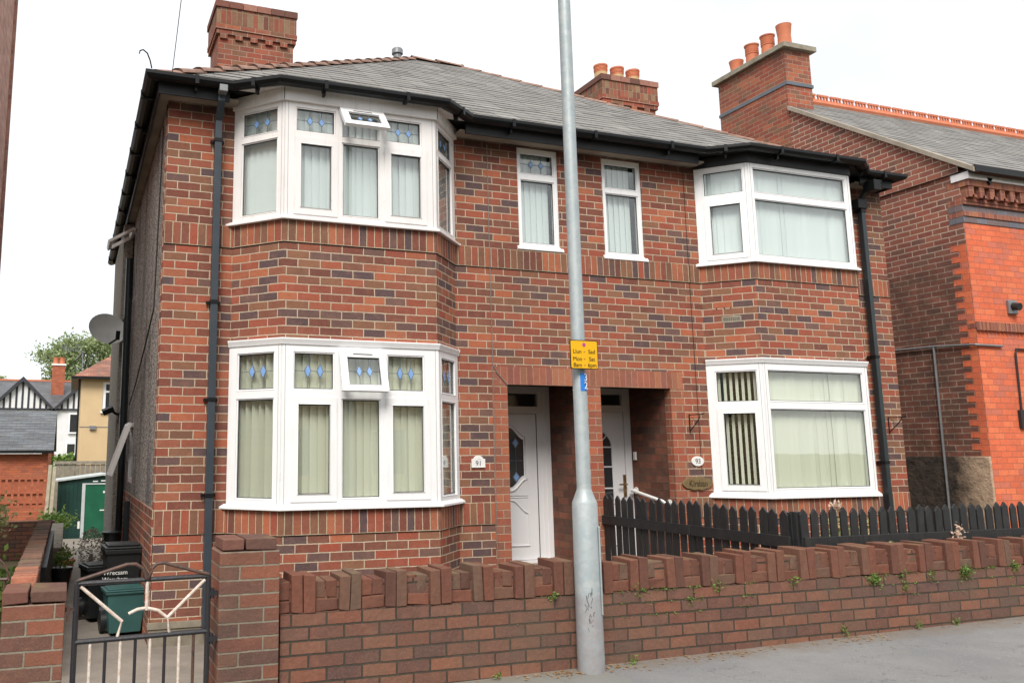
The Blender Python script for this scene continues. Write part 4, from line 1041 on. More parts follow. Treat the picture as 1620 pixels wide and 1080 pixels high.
# ---------------------------------------------------------------- front garden wall
WY, WT = -3.02, .22
gw = empty('garden_wall', (.5, WY, .27), 'long low weathered red brick garden wall with notched coping along the pavement', 'garden wall')
b = MB(.1, .768); XE = 10.6
for i in range(24):
    x0 = .5+(XE-.5)*i/24; x1 = .5+(XE-.5)*(i+1)/24
b.box(.5, XE, WY, WY+WT, -.1, .766); b.build('brick_body', 'garden', gw)
random.seed(11)
b = MB(); x = .565-.155; tops = []
while x < XE-.2:
    # recess: a stretcher below two set-back soldiers, then two full-height soldiers
    if x > .49:
        b.t = random.random(); b.box(x+.003, x+.152, WY+.012+random.uniform(0, .006), WY+WT-.02, .770, .842)
        dz = random.uniform(-.008, .006)
        for k in range(2): b.t = random.random(); b.box(x+.003+k*.076, x+.073+k*.076, WY+.022+random.uniform(0, .01), WY+WT-.02, .848, .955+dz)
    else:
        b.t = .3; b.box(.497, x+.152, WY+.012, WY+WT-.02, .770, .842); b.box(.497, x+.152, WY+.02, WY+WT-.02, .848, .955)
    x += .155
    for k in range(2):
        b.t = random.random(); b.box(x+.003+k*.0775, x+.0738+k*.0775, WY-.004+random.uniform(-.007, .006), WY+WT+.004, .769, .990+random.uniform(-.012, .010))
    x += .155
b.build('notched_coping', 'cope', gw, bevel=.0045, rough=.009)
mt = MB(); mt.box(.5, XE, WY+.03, WY+WT-.03, .767, .94); mt.build('coping_mortar', 'garden', gw)
def pillar(x0, x1, z0, z1, cap, label):
    t = empty('gate_pillar', ((x0+x1)/2, WY+.15, z0), label, 'gate pillar', 'brick gate pillars')
    b = MB(x0-.02, z1); b.box(x0, x1, WY-.045, WY+.29, z0, z1); b.build('brick_shaft', 'pillar', t, bevel=.006)
    b = MB(); b.t = .1; m_ = x0+(x1-x0)*.42; i_ = cap
    b.t = .25; b.box(x0+i_, m_-.006, WY-.045+i_, WY+.29-i_, z1+.006, z1+.075); b.t = .0; b.box(m_+.006, x1-i_, WY-.045+i_, WY+.29-i_, z1+.006, z1+.073)
    b.build('capping_bricks', 'pilcap', t, bevel=.006, rough=.008)
pillar(.115, .482, -.1, 1.155, .018, 'taller brick gate pillar at the left end of the notched garden wall')
pillar(-1.075, -.748, -.1, .915, -.004, 'shorter brick gate pillar left of the gate at the edge of the photo')

# gate
GY = -3.03
gate = empty('garden_gate', (-.3, GY, .3), 'low wrought iron garden gate with flaking white bars and a sunburst top', 'gate')
gl_, gr_ = -.69, .055
b = MB(); 
b.tube([(gl_, GY, .22), (gl_, GY, 1.025)], .0155, 8); b.tube([(gr_, GY, .22), (gr_, GY, 1.03)], .0155, 8)
b.tube([(gl_-.01, GY, 1.012), (gr_+.01, GY, 1.02)], .014, 8); b.tube([(gl_, GY, .693), (gr_, GY, .705)], .0155, 8); b.tube([(gl_, GY, .30), (gr_, GY, .30)], .0145, 8)
b.build('gate_frame', 'rust', gate, smooth=True)
b = MB(); C0 = -.30
b.tube([(gl_, GY-.01, 1.03), (-.55, GY-.01, 1.07), (-.42, GY-.01, 1.108), (-.37, GY-.01, 1.108), (-.335, GY-.01, 1.085), (C0-.008, GY-.01, 1.02)], .010, 8)
b.tube([(gr_, GY-.01, 1.03), (-.1, GY-.01, 1.075), (-.21, GY-.01, 1.108), (-.25, GY-.01, 1.105), (-.275, GY-.01, 1.08), (C0+.008, GY-.01, 1.02)], .010, 8)
b.build('top_scroll', 'rust2', gate, smooth=True)
b = MB(); b.tube([(C0, GY, 1.01), (C0, GY, .845)], .010, 8)
b.tube([(gl_+.02, GY, .995), (-.435, GY, .79), (-.46, GY, .70)], .010, 8); b.tube([(gr_-.02, GY, 1.0), (-.18, GY, .795), (-.165, GY, .71)], .010, 8)
b.tube([(-.40, GY, .83), (-.35, GY, .852), (C0, GY, .857), (-.235, GY, .84), (-.18, GY, .795)], .0095, 8)
b.build('sunburst_bar', 'oldwhite', gate, smooth=True)
nb_ = 8
for i in range(nb_):
    x = gl_+(gr_-gl_)*(i+1)/(nb_+1)+.003; b = MB(); b.tube([(x, GY, .30), (x, GY, .69)], .009, 8)
    b.build('gate_bar', ['oldwhite', 'rust'][i % 2] if i < 7 else 'rust2', gate, smooth=True)
b = MB(); 
for z in (.66, .92): b.box(gr_+.0, .116, GY-.012, GY+.012, z-.014, z+.014); b.tube([(gr_+.025, GY, z-.03), (gr_+.025, GY, z+.03)], .012, 8)
b.build('hinge', 'rust', gate)
b = MB(); b.box(-.752, gl_, GY-.01, GY+.012, .865, .885); b.box(-.74, -.722, GY-.014, GY+.014, .81, .90); b.build('latch', 'rust2', gate)

# ---------------------------------------------------------------- black picket fences
def picket(mb, o, u, n, x, h0, h1, w, lean):
    o, u, n = Vector(o), Vector(u), Vector(n); T = Matrix.Translation(o+u*x+Vector((0, 0, h0))) @ Matrix.Rotation(lean, 4, n) @ Matrix.Translation(-(o+u*x+Vector((0, 0, h0))))
    mb.T = T
    P = [o+u*(x-w/2)+Vector((0, 0, h0)), o+u*(x+w/2)+Vector((0, 0, h0)), o+u*(x+w/2)+Vector((0, 0, h1-.045)), o+u*x+Vector((0, 0, h1)), o+u*(x-w/2)+Vector((0, 0, h1-.045))]
    mb.prism([p+n*.0 for p in P], n*.018)
    mb.T = None
def fence(label, o, u, n, L_, h0, h1, pitch, rails, w=.08, posts=(), rn=.02):
    t = empty('picket_fence', o, label, 'fence', 'black picket fences')
    x = .05; random.seed(int(L_*100))
    while x < L_-.02:
        b = MB(); picket(b, o, u, n, x, h0+random.uniform(-.01, .01), h1+random.uniform(-.014, .012), w*random.uniform(.93, 1.05), R(random.uniform(-1.4, 1.4)))
        b.build('picket', 'blackwood', t, bevel=.003); x += pitch*random.uniform(.95, 1.05)
    for a, b2, z0, z1 in rails:
        b = MB(); b.obox(o, u, n, a, b2, rn, rn+.022, z0, z1); b.build('rail', 'blackwood', t, bevel=.003)
    for a, z in posts:
        b = MB(); b.obox(o, u, n, a-.035, a+.035, -.075, -.003, 0.1, z); b.build('fence_post', 'blackwood', t, bevel=.004)
    return t
fence('black picket fence running along just behind the notched garden wall', (4.93, -2.70, 0), (1, 0, 0), (0, -1, 0), 6.2, .88, 1.275, .108,
      [(.02, 3.2, .957, 1.045), (3.205, 6.25, .957, 1.045)], posts=[(.02, 1.25), (1.45, 1.25), (2.9, 1.26), (4.4, 1.25)])
fence('black picket fence running back to the porch pier between the two front gardens', (4.9, .0, 0), (0, -1, 0), (-1, 0, 0), 2.66, .50, 1.275, .115,
      [(.0, 1.45, .955, 1.05), (1.455, 2.66, .955, 1.05)], posts=[(1.45, 1.22), (2.62, 1.24)], w=.086)

# ---------------------------------------------------------------- plants
def leaves(mb, c, rad, n, size, up=.3, flat=False):
    c = Vector(c)
    for i in range(n):
        d = Vector((random.gauss(0, .5), random.gauss(0, .5), random.gauss(0, .5)))
        p = c+Vector((d.x*rad[0], d.y*rad[1], d.z*rad[2])); s_2 = size*random.uniform(.6, 1.3)
        a = Vector((random.uniform(-1, 1), random.uniform(-1, 1), random.uniform(-.4, 1))).normalized(); q = a.cross(Vector((random.uniform(-1, 1), random.uniform(-1, 1), random.uniform(-1, 1)))).normalized()
        mb.t = random.random(); mb.poly([p, p+a*s_2*.5+q*s_2*.28, p+a*s_2, p+a*s_2*.5-q*s_2*.28])
def wall_tuft(x, z, r, n, label, y=-3.03, group='weeds growing from the garden wall'):
    b = MB(); leaves(b, (x, y, z), (r*(1.2 if n > 80 else 1), .02, r*.8), int(n*(2.2 if n > 80 else 1.2)), .021); tag(b.build('weed_tuft', 'leaf'), label, 'weed', group)
random.seed(21)
tufts = [(5.33, .735, .06, 90, 'round green weed tuft under the coping, leftmost of the big tufts at the right'), (6.33, .745, .06, 100, 'round green weed tuft under the coping, second of the big ones at the right'),
         (6.93, .765, .05, 60, 'round green weed tuft under the coping at the right edge of the photo'), (5.62, .75, .05, 40, 'low spreading weed in the joint between the two big tufts at the right'),
         (5.65, .66, .045, 35, 'small weed hanging two courses below the coping at the right'), (3.10, .77, .06, 34, 'thin strand of weed in the joint under the coping just right of the lamp post'),
         (3.78, .765, .06, 40, 'thin strand of weed in the coping joint a metre right of the lamp post'), (4.5, .765, .05, 30, 'sparse weed in the coping joint midway along the wall'),
         (2.40, .765, .035, 40, 'small weed in the coping joint just left of the lamp post'), (3.55, .68, .05, 30, 'sparse weed one course below the coping right of the lamp post'), (5.95, .74, .05, 34, 'pale straggling weed between the two big tufts at the right')]
for x, z, r, n, lab in tufts: wall_tuft(x, z, r, n, lab)
for x, y, h_, lab in ((2.98, -3.10, .07, 'tiny green weed at the foot of the wall right of the lamp post'), (5.72, -3.06, .09, 'green weed at the foot of the wall, nearer of the two at the right'), (6.15, -3.05, .05, 'low green weed at the foot of the wall, farther of the two at the right'), (4.95, -3.05, .1, 'thin weed climbing the lowest courses of the wall below the fence corner'), (1.95, -3.08, .04, 'tiny weed at the foot of the wall left of the lamp post')):
    b = MB(); leaves(b, (x, y, pz(x)+h_*.45), (.035, .015, h_*.4), 30, .022); tag(b.build('pavement_weed', 'leaf'), lab, 'weed', 'weeds at the foot of the garden wall')
# garden shrub behind the fence
t = empty('garden_shrub', (5.9, -2.2, .22), 'variegated shrub with an orange pink bloom behind the black picket fence', 'shrub')
b = MB(); random.seed(5)
for c_, r_, n_ in (((5.75, -2.3, 1.0), (.14, .12, .16), 260), ((6.05, -2.3, .98), (.16, .12, .14), 260), ((6.35, -2.3, .85), (.16, .12, .14), 160), ((5.55, -2.3, .85), (.1, .1, .12), 80), ((5.9, -2.3, .6), (.4, .15, .2), 200)): leaves(b, c_, r_, n_, .045)
b.build('foliage', 'bushleaf', t)
b = MB(); 
for x in (5.6, 5.8, 6.0, 6.2, 6.4): b.tube([(5.95, -2.25, .2), ((5.95+x)/2, -2.28, .55), (x, -2.3, .95)], .006, 5)
b.build('stem', 'bark', t)
b = MB(); leaves(b, (5.72, -2.35, 1.25), (.045, .03, .03), 70, .032); b.build('bloom', 'flower', t)
b = MB(); leaves(b, (6.65, -2.77, 1.03), (.06, .015, .07), 90, .026); leaves(b, (6.6, -2.78, .94), (.07, .015, .05), 50, .026)
tag(b.build('climbing_flower', 'flower'), 'cream and pink flowering sprig poking through the black picket fence', 'flower')
b = MB(); 
for x, z in ((5.88, .99), (7.7, 1.02), (7.9, .95), (5.3, .92), (5.7, .91), (6.1, .91), (6.9, .92), (7.3, .92)): leaves(b, (x, -2.76, z-.03), (.05, .02, .03), 26, .04)
tag(b.build('creeper', 'bushleaf'), 'pale creeper leaves straggling along the bottom of the front picket fence', 'creeper')
b = MB(); b.box(6.62, 6.66, -2.45, -2.43, .3, 1.16); b.box(6.86, 6.9, -2.45, -2.43, .3, 1.13); b.box(6.62, 6.9, -2.427, -2.41, .6, .66)
tag(b.build('garden_stake', 'white', bevel=.004), 'white painted stakes standing behind the front picket fence', 'stake')

b = MB(); random.seed(77)
for i in range(1500):
    x = random.choice([random.gauss(3.2, .25), random.gauss(3.9, .3), random.gauss(5.9, .5), random.uniform(2, 7.3), random.gauss(6.8, .3)])
    if mnoise.noise(Vector((x*6, .3, 0))) < -.05: continue
    z = random.choice([.768, .768, .768, .767-.0825, .767-.165]) + random.gauss(0, .006)
    leaves(b, (x, -3.024, z), (.004, .003, .004), 1, random.uniform(.008, .018))
tag(b.build('joint_moss', 'leaf'), 'straggling moss and creeping weed along the bed joints of the garden wall', 'moss', kind='stuff')
# litter of leaves at the wall foot
b = MB(); random.seed(9)
for i in range(260):
    k = random.random(); x = random.choice([random.gauss(2.35, .12), random.gauss(2.75, .15), random.gauss(3.6, .18), random.gauss(5.0, .15), random.uniform(1.6, 7.5)])
    y = WY-.03-abs(random.gauss(0, .09)); z = pz(x)+.004+random.random()*.004; s2 = random.uniform(.006, .022); a = random.uniform(0, 6.28)
    b.t = random.random(); b.poly([(x+s2*math.cos(a), y+s2*math.sin(a), z), (x+s2*.5*math.cos(a+1.6), y+s2*.5*math.sin(a+1.6), z+.003), (x-s2*math.cos(a), y-s2*math.sin(a), z), (x+s2*.5*math.cos(a-1.6), y+s2*.5*math.sin(a-1.6), z+.002)][::-1])
tag(b.build('leaf_litter', 'dryleaf'), 'dry brown leaf litter blown along the foot of the garden wall', 'leaf litter', kind='stuff')

# ---------------------------------------------------------------- left side: path, bins, garden wall
t = empty('side_garden_wall', (-1.03, -2.7, 0), 'low brick wall edged with bricks on edge along the left of the side path', 'garden wall')
b = MB(0, 0); b.box(-1.115, -.97, -1.35, 4.6, -.35, .775); b.build('brick_body', 'garden', t)
b = MB(); random.seed(2); y = -1.35
while y < 4.55:
    b.t = random.random()*(1 if y < -.5 else .4); zt_ = .838+random.uniform(-.008, .008); b.box(-1.13, -.955, y+.004, y+.07, .777, zt_); y += .078
b.build('brick_on_edge_coping', 'edge', t, bevel=.005, rough=.008)
b = MB(); b.box(-.969, -.92, .4, 4.5, -.3, .70); b.build('black_side_face', 'seal', t)  # black facing along the path side of the wall
# wheelie bins
def wheelie(name, label, x, y, w, dpt, h, mat, rot, txt=None):
    t = empty(name, (x, y, 0), label, 'wheelie bin' if 'wheelie' in name else 'recycling box')
    T = Matrix.Translation((x, y, 0)) @ Matrix.Rotation(rot, 4, 'Z')
    b = MB(); b.T = T
    def ring(s, z): return [(-w/2*s, -dpt/2*s, z), (w/2*s, -dpt/2*s, z), (w/2*s, dpt/2*s, z), (-w/2*s, dpt/2*s, z)]
    A_, B2, C2 = ring(.78, .02), ring(.97, h*.9), ring(1.06, h*.9); D2 = ring(1.06, h*.96)
    for P, Q in ((A_, B2), (B2, C2), (C2, D2)):
        for i in range(4): b.poly([P[i], P[(i+1) % 4], Q[(i+1) % 4], Q[i]])
    b.poly(A_[::-1]); b.poly(D2); b.build('bin_body', mat, t, bevel=.012)
    b = MB(); b.T = T; b.box(-w/2*1.08, w/2*1.08, -dpt/2*1.1, dpt/2*1.08, h*.965, h*.99); b.box(-w/2*.9, w/2*.9, -dpt/2*.8, dpt/2*.8, h*.991, h*1.02); b.build('lid', mat, t, bevel=.01)
    b = MB(); b.T = T
    for s in (-1, 1): b.tube([(s*(w/2+.02), dpt/2-.06, .1), (s*(w/2-.03), dpt/2-.06, .1)], .1, 16)
    b.build('wheel', 'bin', t, smooth=True)
    b = MB(); b.T = T; b.tube([(-w/2*.8, dpt/2*1.1, h*.9), (-w/2*.8, dpt/2*1.3, h*.93), (w/2*.8, dpt/2*1.3, h*.93), (w/2*.8, dpt/2*1.1, h*.9)], .014, 6); b.build('handle', mat, t)
    return t
wheelie('wheelie_bin', 'low black wheeled bin on the side path beside the speckled potted shrub', -.40, 1.68, .34, .40, .56, 'bin', R(12))
t = wheelie('wheelie_bin', 'tall black wheelie bin with white council lettering against the house side wall', -.20, 1.24, .36, .40, .80, 'bin', R(4))
text('lettering', 'Wrecsam', .062, 'white', (-.27, 1.024, .54), t, rotz=R(4), ext=.001)
text('lettering', 'Wrexham', .062, 'white', (-.27, 1.024, .475), t, rotz=R(4), ext=.001)
t = wheelie('recycling_box', 'teal green wheeled recycling box standing in front of the black bins', -.19, .78, .38, .34, .43, 'binteal', R(6))
t = empty('potted_shrub', (-.48, 2.3, -.03), 'speckled grey green shrub clipped to an oval in a dark pot on the side path', 'potted shrub')
b = MB(); random.seed(8); b.lathe((-.48, 2.3, -.04), [(.10, 0), (.15, .3), (.16, .3), (.16, .33), (.13, .33)], 16); b.build('pot', 'bin', t, smooth=True)
b = MB(); 
for i in range(1500):
    th_, ph = random.uniform(0, 6.28), math.acos(random.uniform(-1, 1)); r_ = random.uniform(.82, 1.03)
    c_ = Vector((-.48+.14*r_*math.sin(ph)*math.cos(th_), 2.3+.14*r_*math.sin(ph)*math.sin(th_), .62+.27*r_*math.cos(ph))); leaves(b, c_, (.008, .008, .008), 1, .026)
b.build('foliage', 'greyleaf', t)
b = MB(); b.tube([(-.48, 2.3, .2), (-.48, 2.3, .6)], .02, 6); b.build('stem', 'bark', t)
# stack of trays and pots beyond
def flowerpot(x, y, z, r, h, mat, label, leafy=None):
    t = empty('flower_pot', (x, y, z), label, 'flower pot', 'flower pots on the side path')
    b = MB(); b.lathe((x, y, z), [(r*.7, 0), (r, h), (r*1.12, h), (r*1.12, h*1.12), (r*.9, h*1.12)], 14); b.build('pot', mat, t, smooth=True)
    if leafy: b = MB(); leaves(b, (x, y, z+h+.12), (.12, .12, .13), 160, .06); b.build('foliage', leafy, t)
flowerpot(-.22, 2.35, -.06, .13, .28, 'bin', 'dark pot with a green plant against the house wall behind the tall black bin', 'leaf')
flowerpot(-.80, 4.2, -.1, .13, .3, 'bin', 'dark pot with a leafy plant at the left edge of the side path', 'leaf')
flowerpot(-.78, 5.6, -.16, .15, .3, 'pot', 'terracotta pot with a plant farther along the left edge of the side path', 'bushleaf')
flowerpot(-.16, 3.6, -.08, .12, .26, 'pot', 'terracotta pot against the house wall halfway down the side path', 'leaf')
t = empty('water_butt', (-.15, 6.4, -.18), 'dark plastic water butt standing by the rear of the side wall', 'water butt')
b = MB(); b.lathe((-.17, 4.3, -.1), [(.10, 0), (.13, .1), (.14, .5), (.12, .74)], 16); b.build('barrel', 'bin', t, smooth=True)
b = MB(); b.lathe((-.17, 4.3, .64), [(.135, 0), (.135, .03), (.03, .05)], 16); b.build('lid', 'bin', t, smooth=True)
t.location = (-.17, 4.3, -.1)
for ch in t.children: ch.data.transform(Matrix.Translation(Vector((-.15, 6.4, -.18))-Vector((-.17, 4.3, -.1))))

# left neighbour railing with arch
t = empty('iron_railing', (-1.3, -1.6, .2), 'rusty iron railing with an arched top in the next garden at the left edge', 'railing')
b = MB(); b.tube([(-1.75, -1.6, .86), (-1.14, -1.6, .87)], .012, 6); b.tube([(-1.75, -1.6, .45), (-1.14, -1.6, .46)], .010, 6)
b.tube([(-1.55+.42*math.cos(a), -1.6, .86+.27*math.sin(a)) for a in [math.pi*k/14 for k in range(15)]], .009, 6); b.build('top_rail', 'rust2', t)
b = MB()
for i in range(9): x = -1.72+i*.07; b.tube([(x, -1.6, .05), (x, -1.6, .86)], .007, 6)
b.build('railing_bars', 'rust2', t)
def bush(name, label, c, rad, n, sz, mat='leaf', cat='bush'):
    t = empty(name, (c[0], c[1], gz(c[1])), label, cat); b = MB(); leaves(b, c, rad, n, sz); b.build('foliage', mat, t)
    b = MB()
    for k in range(3): b.tube([(c[0], c[1], gz(c[1])-.05), (c[0]+random.uniform(-.5, .5)*rad[0], c[1], c[2])], .012, 5)
    b.build('stem', 'bark', t)
random.seed(31)
bush('garden_bush', 'leafy green plants behind the iron railing at the left edge', (-1.35, .6, .35), (.22, .6, .3), 900, .07)
bush('garden_bush', 'pale green bush in front of the terracotta fence at the far left', (-2.1, 8.5, .62), (.35, .5, .3), 800, .09, 'bushleaf')
bush('garden_bush', 'dark green bush on top of the low wall left of the shed', (-1.0, 12.5, .25), (.35, .4, .18), 500, .10)
# cross wall at end of neighbour garden
b = MB(0, 0); b.box(-6, -1.0, 11, 11.22, -.6, .36); tag(b.build('low_brick_wall', 'garden'), 'short weathered brick wall across the end of the next garden below the terracotta fence', 'garden wall')
b = MB()
b.box(-1.02, -.82, 4.9, 9.5, -.3, .42); tag(b.build('raised_bed_wall', 'flag'), 'grey block edging along the left side of the far end of the path', 'edging wall')

# shed
sx0_, sx1_, sy, sz = -1.05, 1.35, 17.6, -.62
t = empty('garden_shed', (.2, 18, -.62), 'small green metal shed with a shallow pale roof edge at the end of the path', 'shed')
b = MB(); 
x = sx0_
while x < -.40: b.box(x, x+.085, sy, sy+.1, sz, .88); b.box(x+.085, x+.11, sy+.012, sy+.1, sz, .88); x += .11
b.box(sx0_+.01, sx1_, sy+.101, sy+1.8, sz, .86); b.box(sx0_, sx1_, sy-.001, sy+.1, .881, .97)
b.prism([(sx0_, sy-.001, .971), (sx1_, sy-.001, .971), (.15, sy-.001, 1.10)], (0, 1.8, 0))
b.build('shed_wall', 'dgreen', t)
b = MB(); b.box(-.30, .62, sy-.012, sy-.002, sz, .86); b.build('shed_door', 'green', t)
b = MB(); b.box(-.40, -.31, sy-.03, sy-.002, sz, .90); b.box(-.31, .7, sy-.03, sy-.0125, .862, .90); b.box(.63, .71, sy-.03, sy-.002, sz, .861); b.build('door_frame', 'shedtrim', t)
b = MB(); b.prism([(sx0_-.08, sy-.08, .95), (.15, sy-.08, 1.115), (.15, sy-.08, 1.16), (sx0_-.08, sy-.08, .995)], (0, 2, 0)); b.prism([(sx1_+.08, sy-.08, .95), (.15, sy-.08, 1.115), (.15, sy-.08, 1.16), (sx1_+.08, sy-.08, .995)], (0, 2, 0)); b.build('shed_roof', 'shedtrim', t)
b = MB(); b.box(-.12, .02, sy-.022, sy-.012, .935, .965); b.box(.1, .26, sy-.022, sy-.012, .95, .98); b.box(.17, .27, sy-.02, sy-.0125, .62, .68); b.box(.10, .22, sy-.03, sy-.0125, .13, .16); b.box(-.48, -.42, sy-.01, sy-.002, -.35, -.15); b.build('door_catch', 'white', t)
# fences at the back
t = empty('board_fence', (.2, 20, -.6), 'tall grey weathered board fence behind the green shed', 'fence')
b = MB(); x = -1.2
while x < 3: b.box(x, x+.14, 20, 20.03, -.6, 1.40+random.uniform(-.01, .01)); x += .15
b.build('boards', 'fencegrey', t); b = MB(); b.box(-1.25, 3, 19.96, 20.06, 1.41, 1.50); b.build('fence_rail', 'fencegrey', t)
t = empty('concrete_post', (-1.25, 17, -.6), 'pair of pale leaning posts beside the grey board fence', 'post')
b = MB(); b.T = Matrix.Translation((-1.27, 17, 0)) @ Matrix.Rotation(R(2), 4, 'Y'); b.box(-.09, .0, 0, .1, -.6, 1.42); b.box(.03, .12, 0, .1, -.6, 1.38); b.build('post_shafts', 'postpale', t, bevel=.01)
t = empty('slatted_fence', (-2.4, 17, .2), 'terracotta stained slatted fence in front of the brick outbuilding', 'fence')
b = MB(); x = -5.2
while x < -1.38: b.box(x, x+.10, 17, 17.03, .36, 1.10); x += .16
b.build('slats', 'terrafence', t)
b = MB()
for z in (.40, .66, 1.04): b.box(-5.3, -1.36, 16.95, 16.999, z, z+.05)
b.build('fence_rails', 'terrafence', t)
# outbuilding
t = empty('brick_outbuilding', (-3.5, 24, 0), 'single storey orange brick outbuilding with a grey slate roof at the far left', 'outbuilding')
b = MB(); b.box(-8, -1.45, 22, 27, -.7, 1.72)
b.prism([(-1.449, 22, 1.721), (-1.449, 27, 1.721), (-1.449, 24.5, 3.1)], (-.2, 0, 0)); b.build('wall', 'farbrick', t)
b = MB(); b.prism([(-8, 21.8, 1.80), (-8, 21.8, 1.86), (-8, 24.5, 3.24), (-8, 24.5, 3.18)], (6.72, 0, 0)); b.prism([(-8, 27.2, 1.80), (-8, 27.2, 1.86), (-8, 24.5, 3.24), (-8, 24.5, 3.18)], (6.72, 0, 0)); b.build('roof', 'slate3', t)
b = MB(); b.box(-8, -1.28, 21.72, 21.79, 1.74, 1.83); b.build('gutter', 'black', t)
# beige house
t = empty('beige_house', (1.5, 33, 0), 'beige rendered house with a red tiled hipped roof beyond the shed', 'house')
b = MB(); b.slab((0, 30, 0), (1, 0, 0), (0, -1, 0), -.46, 6.5, -.2, 4.9, [(.42, 1.5, 3.5, 4.75)], 0, -.2); b.box(-.46, 6.5, 30.21, 38, -.2, 4.9); b.build('wall', 'beige', t)
b = MB(); b.slab((0, 30, 0), (1, 0, 0), (0, -1, 0), .421, 1.5, 3.501, 4.749, [(.55, 1.4, 3.62, 4.3), (.55, 1.4, 4.38, 4.66)], -.05, -.12); b.box(.35, 1.6, 29.9, 29.99, 3.42, 3.5)
w = b.build('window', 'upvc', t); b = MB(); b.box(.5, 1.45, 30.10, 30.11, 3.6, 4.7); b.build('pane', 'glassdark', w)
b = MB(); e = [(-.8, 29.7, 4.95), (6.8, 29.7, 4.95), (6.8, 38.3, 4.95), (-.8, 38.3, 4.95)]; r_a, r_b = (3.0, 33.5, 7.6), (3.01, 34.5, 7.6)
b.poly([e[0], e[1], r_a]); b.poly([e[1], e[2], r_b, r_a]); b.poly([e[2], e[3], r_b]); b.poly([e[3], e[0], r_a, r_b]); b.poly(e[::-1]); b.build('roof', 'redtile', t)
b = MB(); b.box(-.88, 6.88, 29.62, 29.7, 4.84, 4.95); b.box(-.88, -.8, 29.7, 38.3, 4.84, 4.95); b.box(-.58, -.5, 30.0, 30.08, 0, 4.84); b.build('gutter', 'black', t)
b = MB(); b.box(-.46, 6.5, 29.985, 29.999, 2.82, 2.85); b.box(-.05, .2, 29.9, 29.99, 2.72, 2.88); b.build('wall_box', 'metalgrey', t)
# half-timbered row
t = empty('half_timbered_house', (-4, 58, 1), 'distant house row with black and white gables and a blue slate roof', 'house')
b = MB(); b.box(-16, 4, 55, 64, .5, 4.75); b.k = 1; b.box(-16, 4, 54.98, 54.999, .5, 2.75); b.build('wall', ['renderwhite', 'farbrick'], t)
b = MB(); b.poly([(-16, 54.4, 4.7), (4, 54.4, 4.7), (4, 60, 7.05), (-16, 60, 7.05)]); b.poly([(-16, 60, 7.05), (4, 60, 7.05), (4, 65, 4.7), (-16, 65, 4.7)]); b.poly([(4, 54.4, 4.69), (-16, 54.4, 4.69), (-16, 65, 4.69), (4, 65, 4.69)])
b.build('roof', 'slate3', t)
b = MB(); b.box(-16, 4, 59.9, 60.1, 7.03, 7.15); b.build('ridge_tiles', 'pot', t)
for gx in (-4.0, .05):
    gxl, gxr, ga, gy = gx-1.95, gx+1.95, 6.75, 54.0
    b = MB(); b.prism([(gxl, gy, 4.72), (gxr, gy, 4.72), (gx, gy, ga-.05)], (0, 1.2, 0)); b.box(gxl+.1, gxr-.1, gy+.1, 55.2, .5, 4.719); g_ = b.build('gable', 'renderwhite', t)
    b = MB()
    for k in range(-4, 5):
        x = gx+k*.38; h_ = (ga-4.75)*(1-abs(k*.38)/1.95)
        if h_ > .15: b.box(x-.065, x+.065, gy-.03, gy-.001, 4.75, 4.75+h_-.08)
    b.box(gxl, gxr, gy-.05, gy-.001, 4.62, 4.749); b.build('timber_strips', 'timber', g_)
    for s in (-1, 1):
        b = MB(); b.prism([(gx, gy-.3, ga+.12), (gx+s*2.15, gy-.3, 4.62), (gx+s*2.0, gy-.3, 4.56), (gx, gy-.3, ga-.22)], (0, 3.5, 0)); b.build('barge_board', 'timber', g_)
for x0, x1, z0, z1 in ((-1.0, .3, 3.05, 4.45), (-1.1, .2, 1.6, 2.45)):
    b = MB(); b.slab((0, 53.98, 0), (1, 0, 0), (0, -1, 0), x0, x1, z0, z1, [(x0+.1, x0+.6, z0+.1, z1-.1), (x0+.7, x1-.1, z0+.1, z1-.1)], .03, -.05); w = b.build('window', 'upvc', t)
    b = MB(); b.box(x0+.08, x1-.08, 54.0, 54.01, z0+.08, z1-.08); b.build('pane', 'glassdark', w)
b = MB(0, 0); b.box(-2.3, -1.42, 57.2, 58.0, 5.0, 8.0); c_ = b.build('chimney', 'farbrick', t); b = MB(); b.box(-2.36, -1.36, 57.14, 58.06, 8.0, 8.12); b.build('chimney_cap', 'white', c_)
for px in (-2.08, -1.64):
    b = MB(); b.lathe((px, 57.6, 8.12), [(.2, 0), (.17, .45), (.2, .5), (.15, .5)], 12); b.build('chimney_pot', 'pot', c_, smooth=True)
b = MB(); b.lathe((-1.55, 56.6, 6.0), [(.5, 0), (.42, .12)], 10, True)
# aerials
t = empty('tv_aerial', (-.35, 45, 5), 'thin television aerial on a pole in front of the distant tree', 'aerial')
b = MB(); b.tube([(-.35, 45, 4.0), (-.35, 45, 7.7)], .03, 6); b.tube([(-1.6, 44.6, 7.85), (-.2, 45, 7.65)], .025, 6)
for i in range(9): x = -1.55+i*.13; b.tube([(x, 44.6, 7.6), (x+.02, 44.6, 8.08)], .012, 5)
b.tube([(-.35, 45, 7.7), (-.75, 45, 7.2)], .03, 5); b.build('aerial_array', 'metalgrey', t)
b = MB(); b.box(-.37, -.33, 44.95, 45.05, 3.0, 4.0); b.build('pole_foot', 'metalgrey', t)
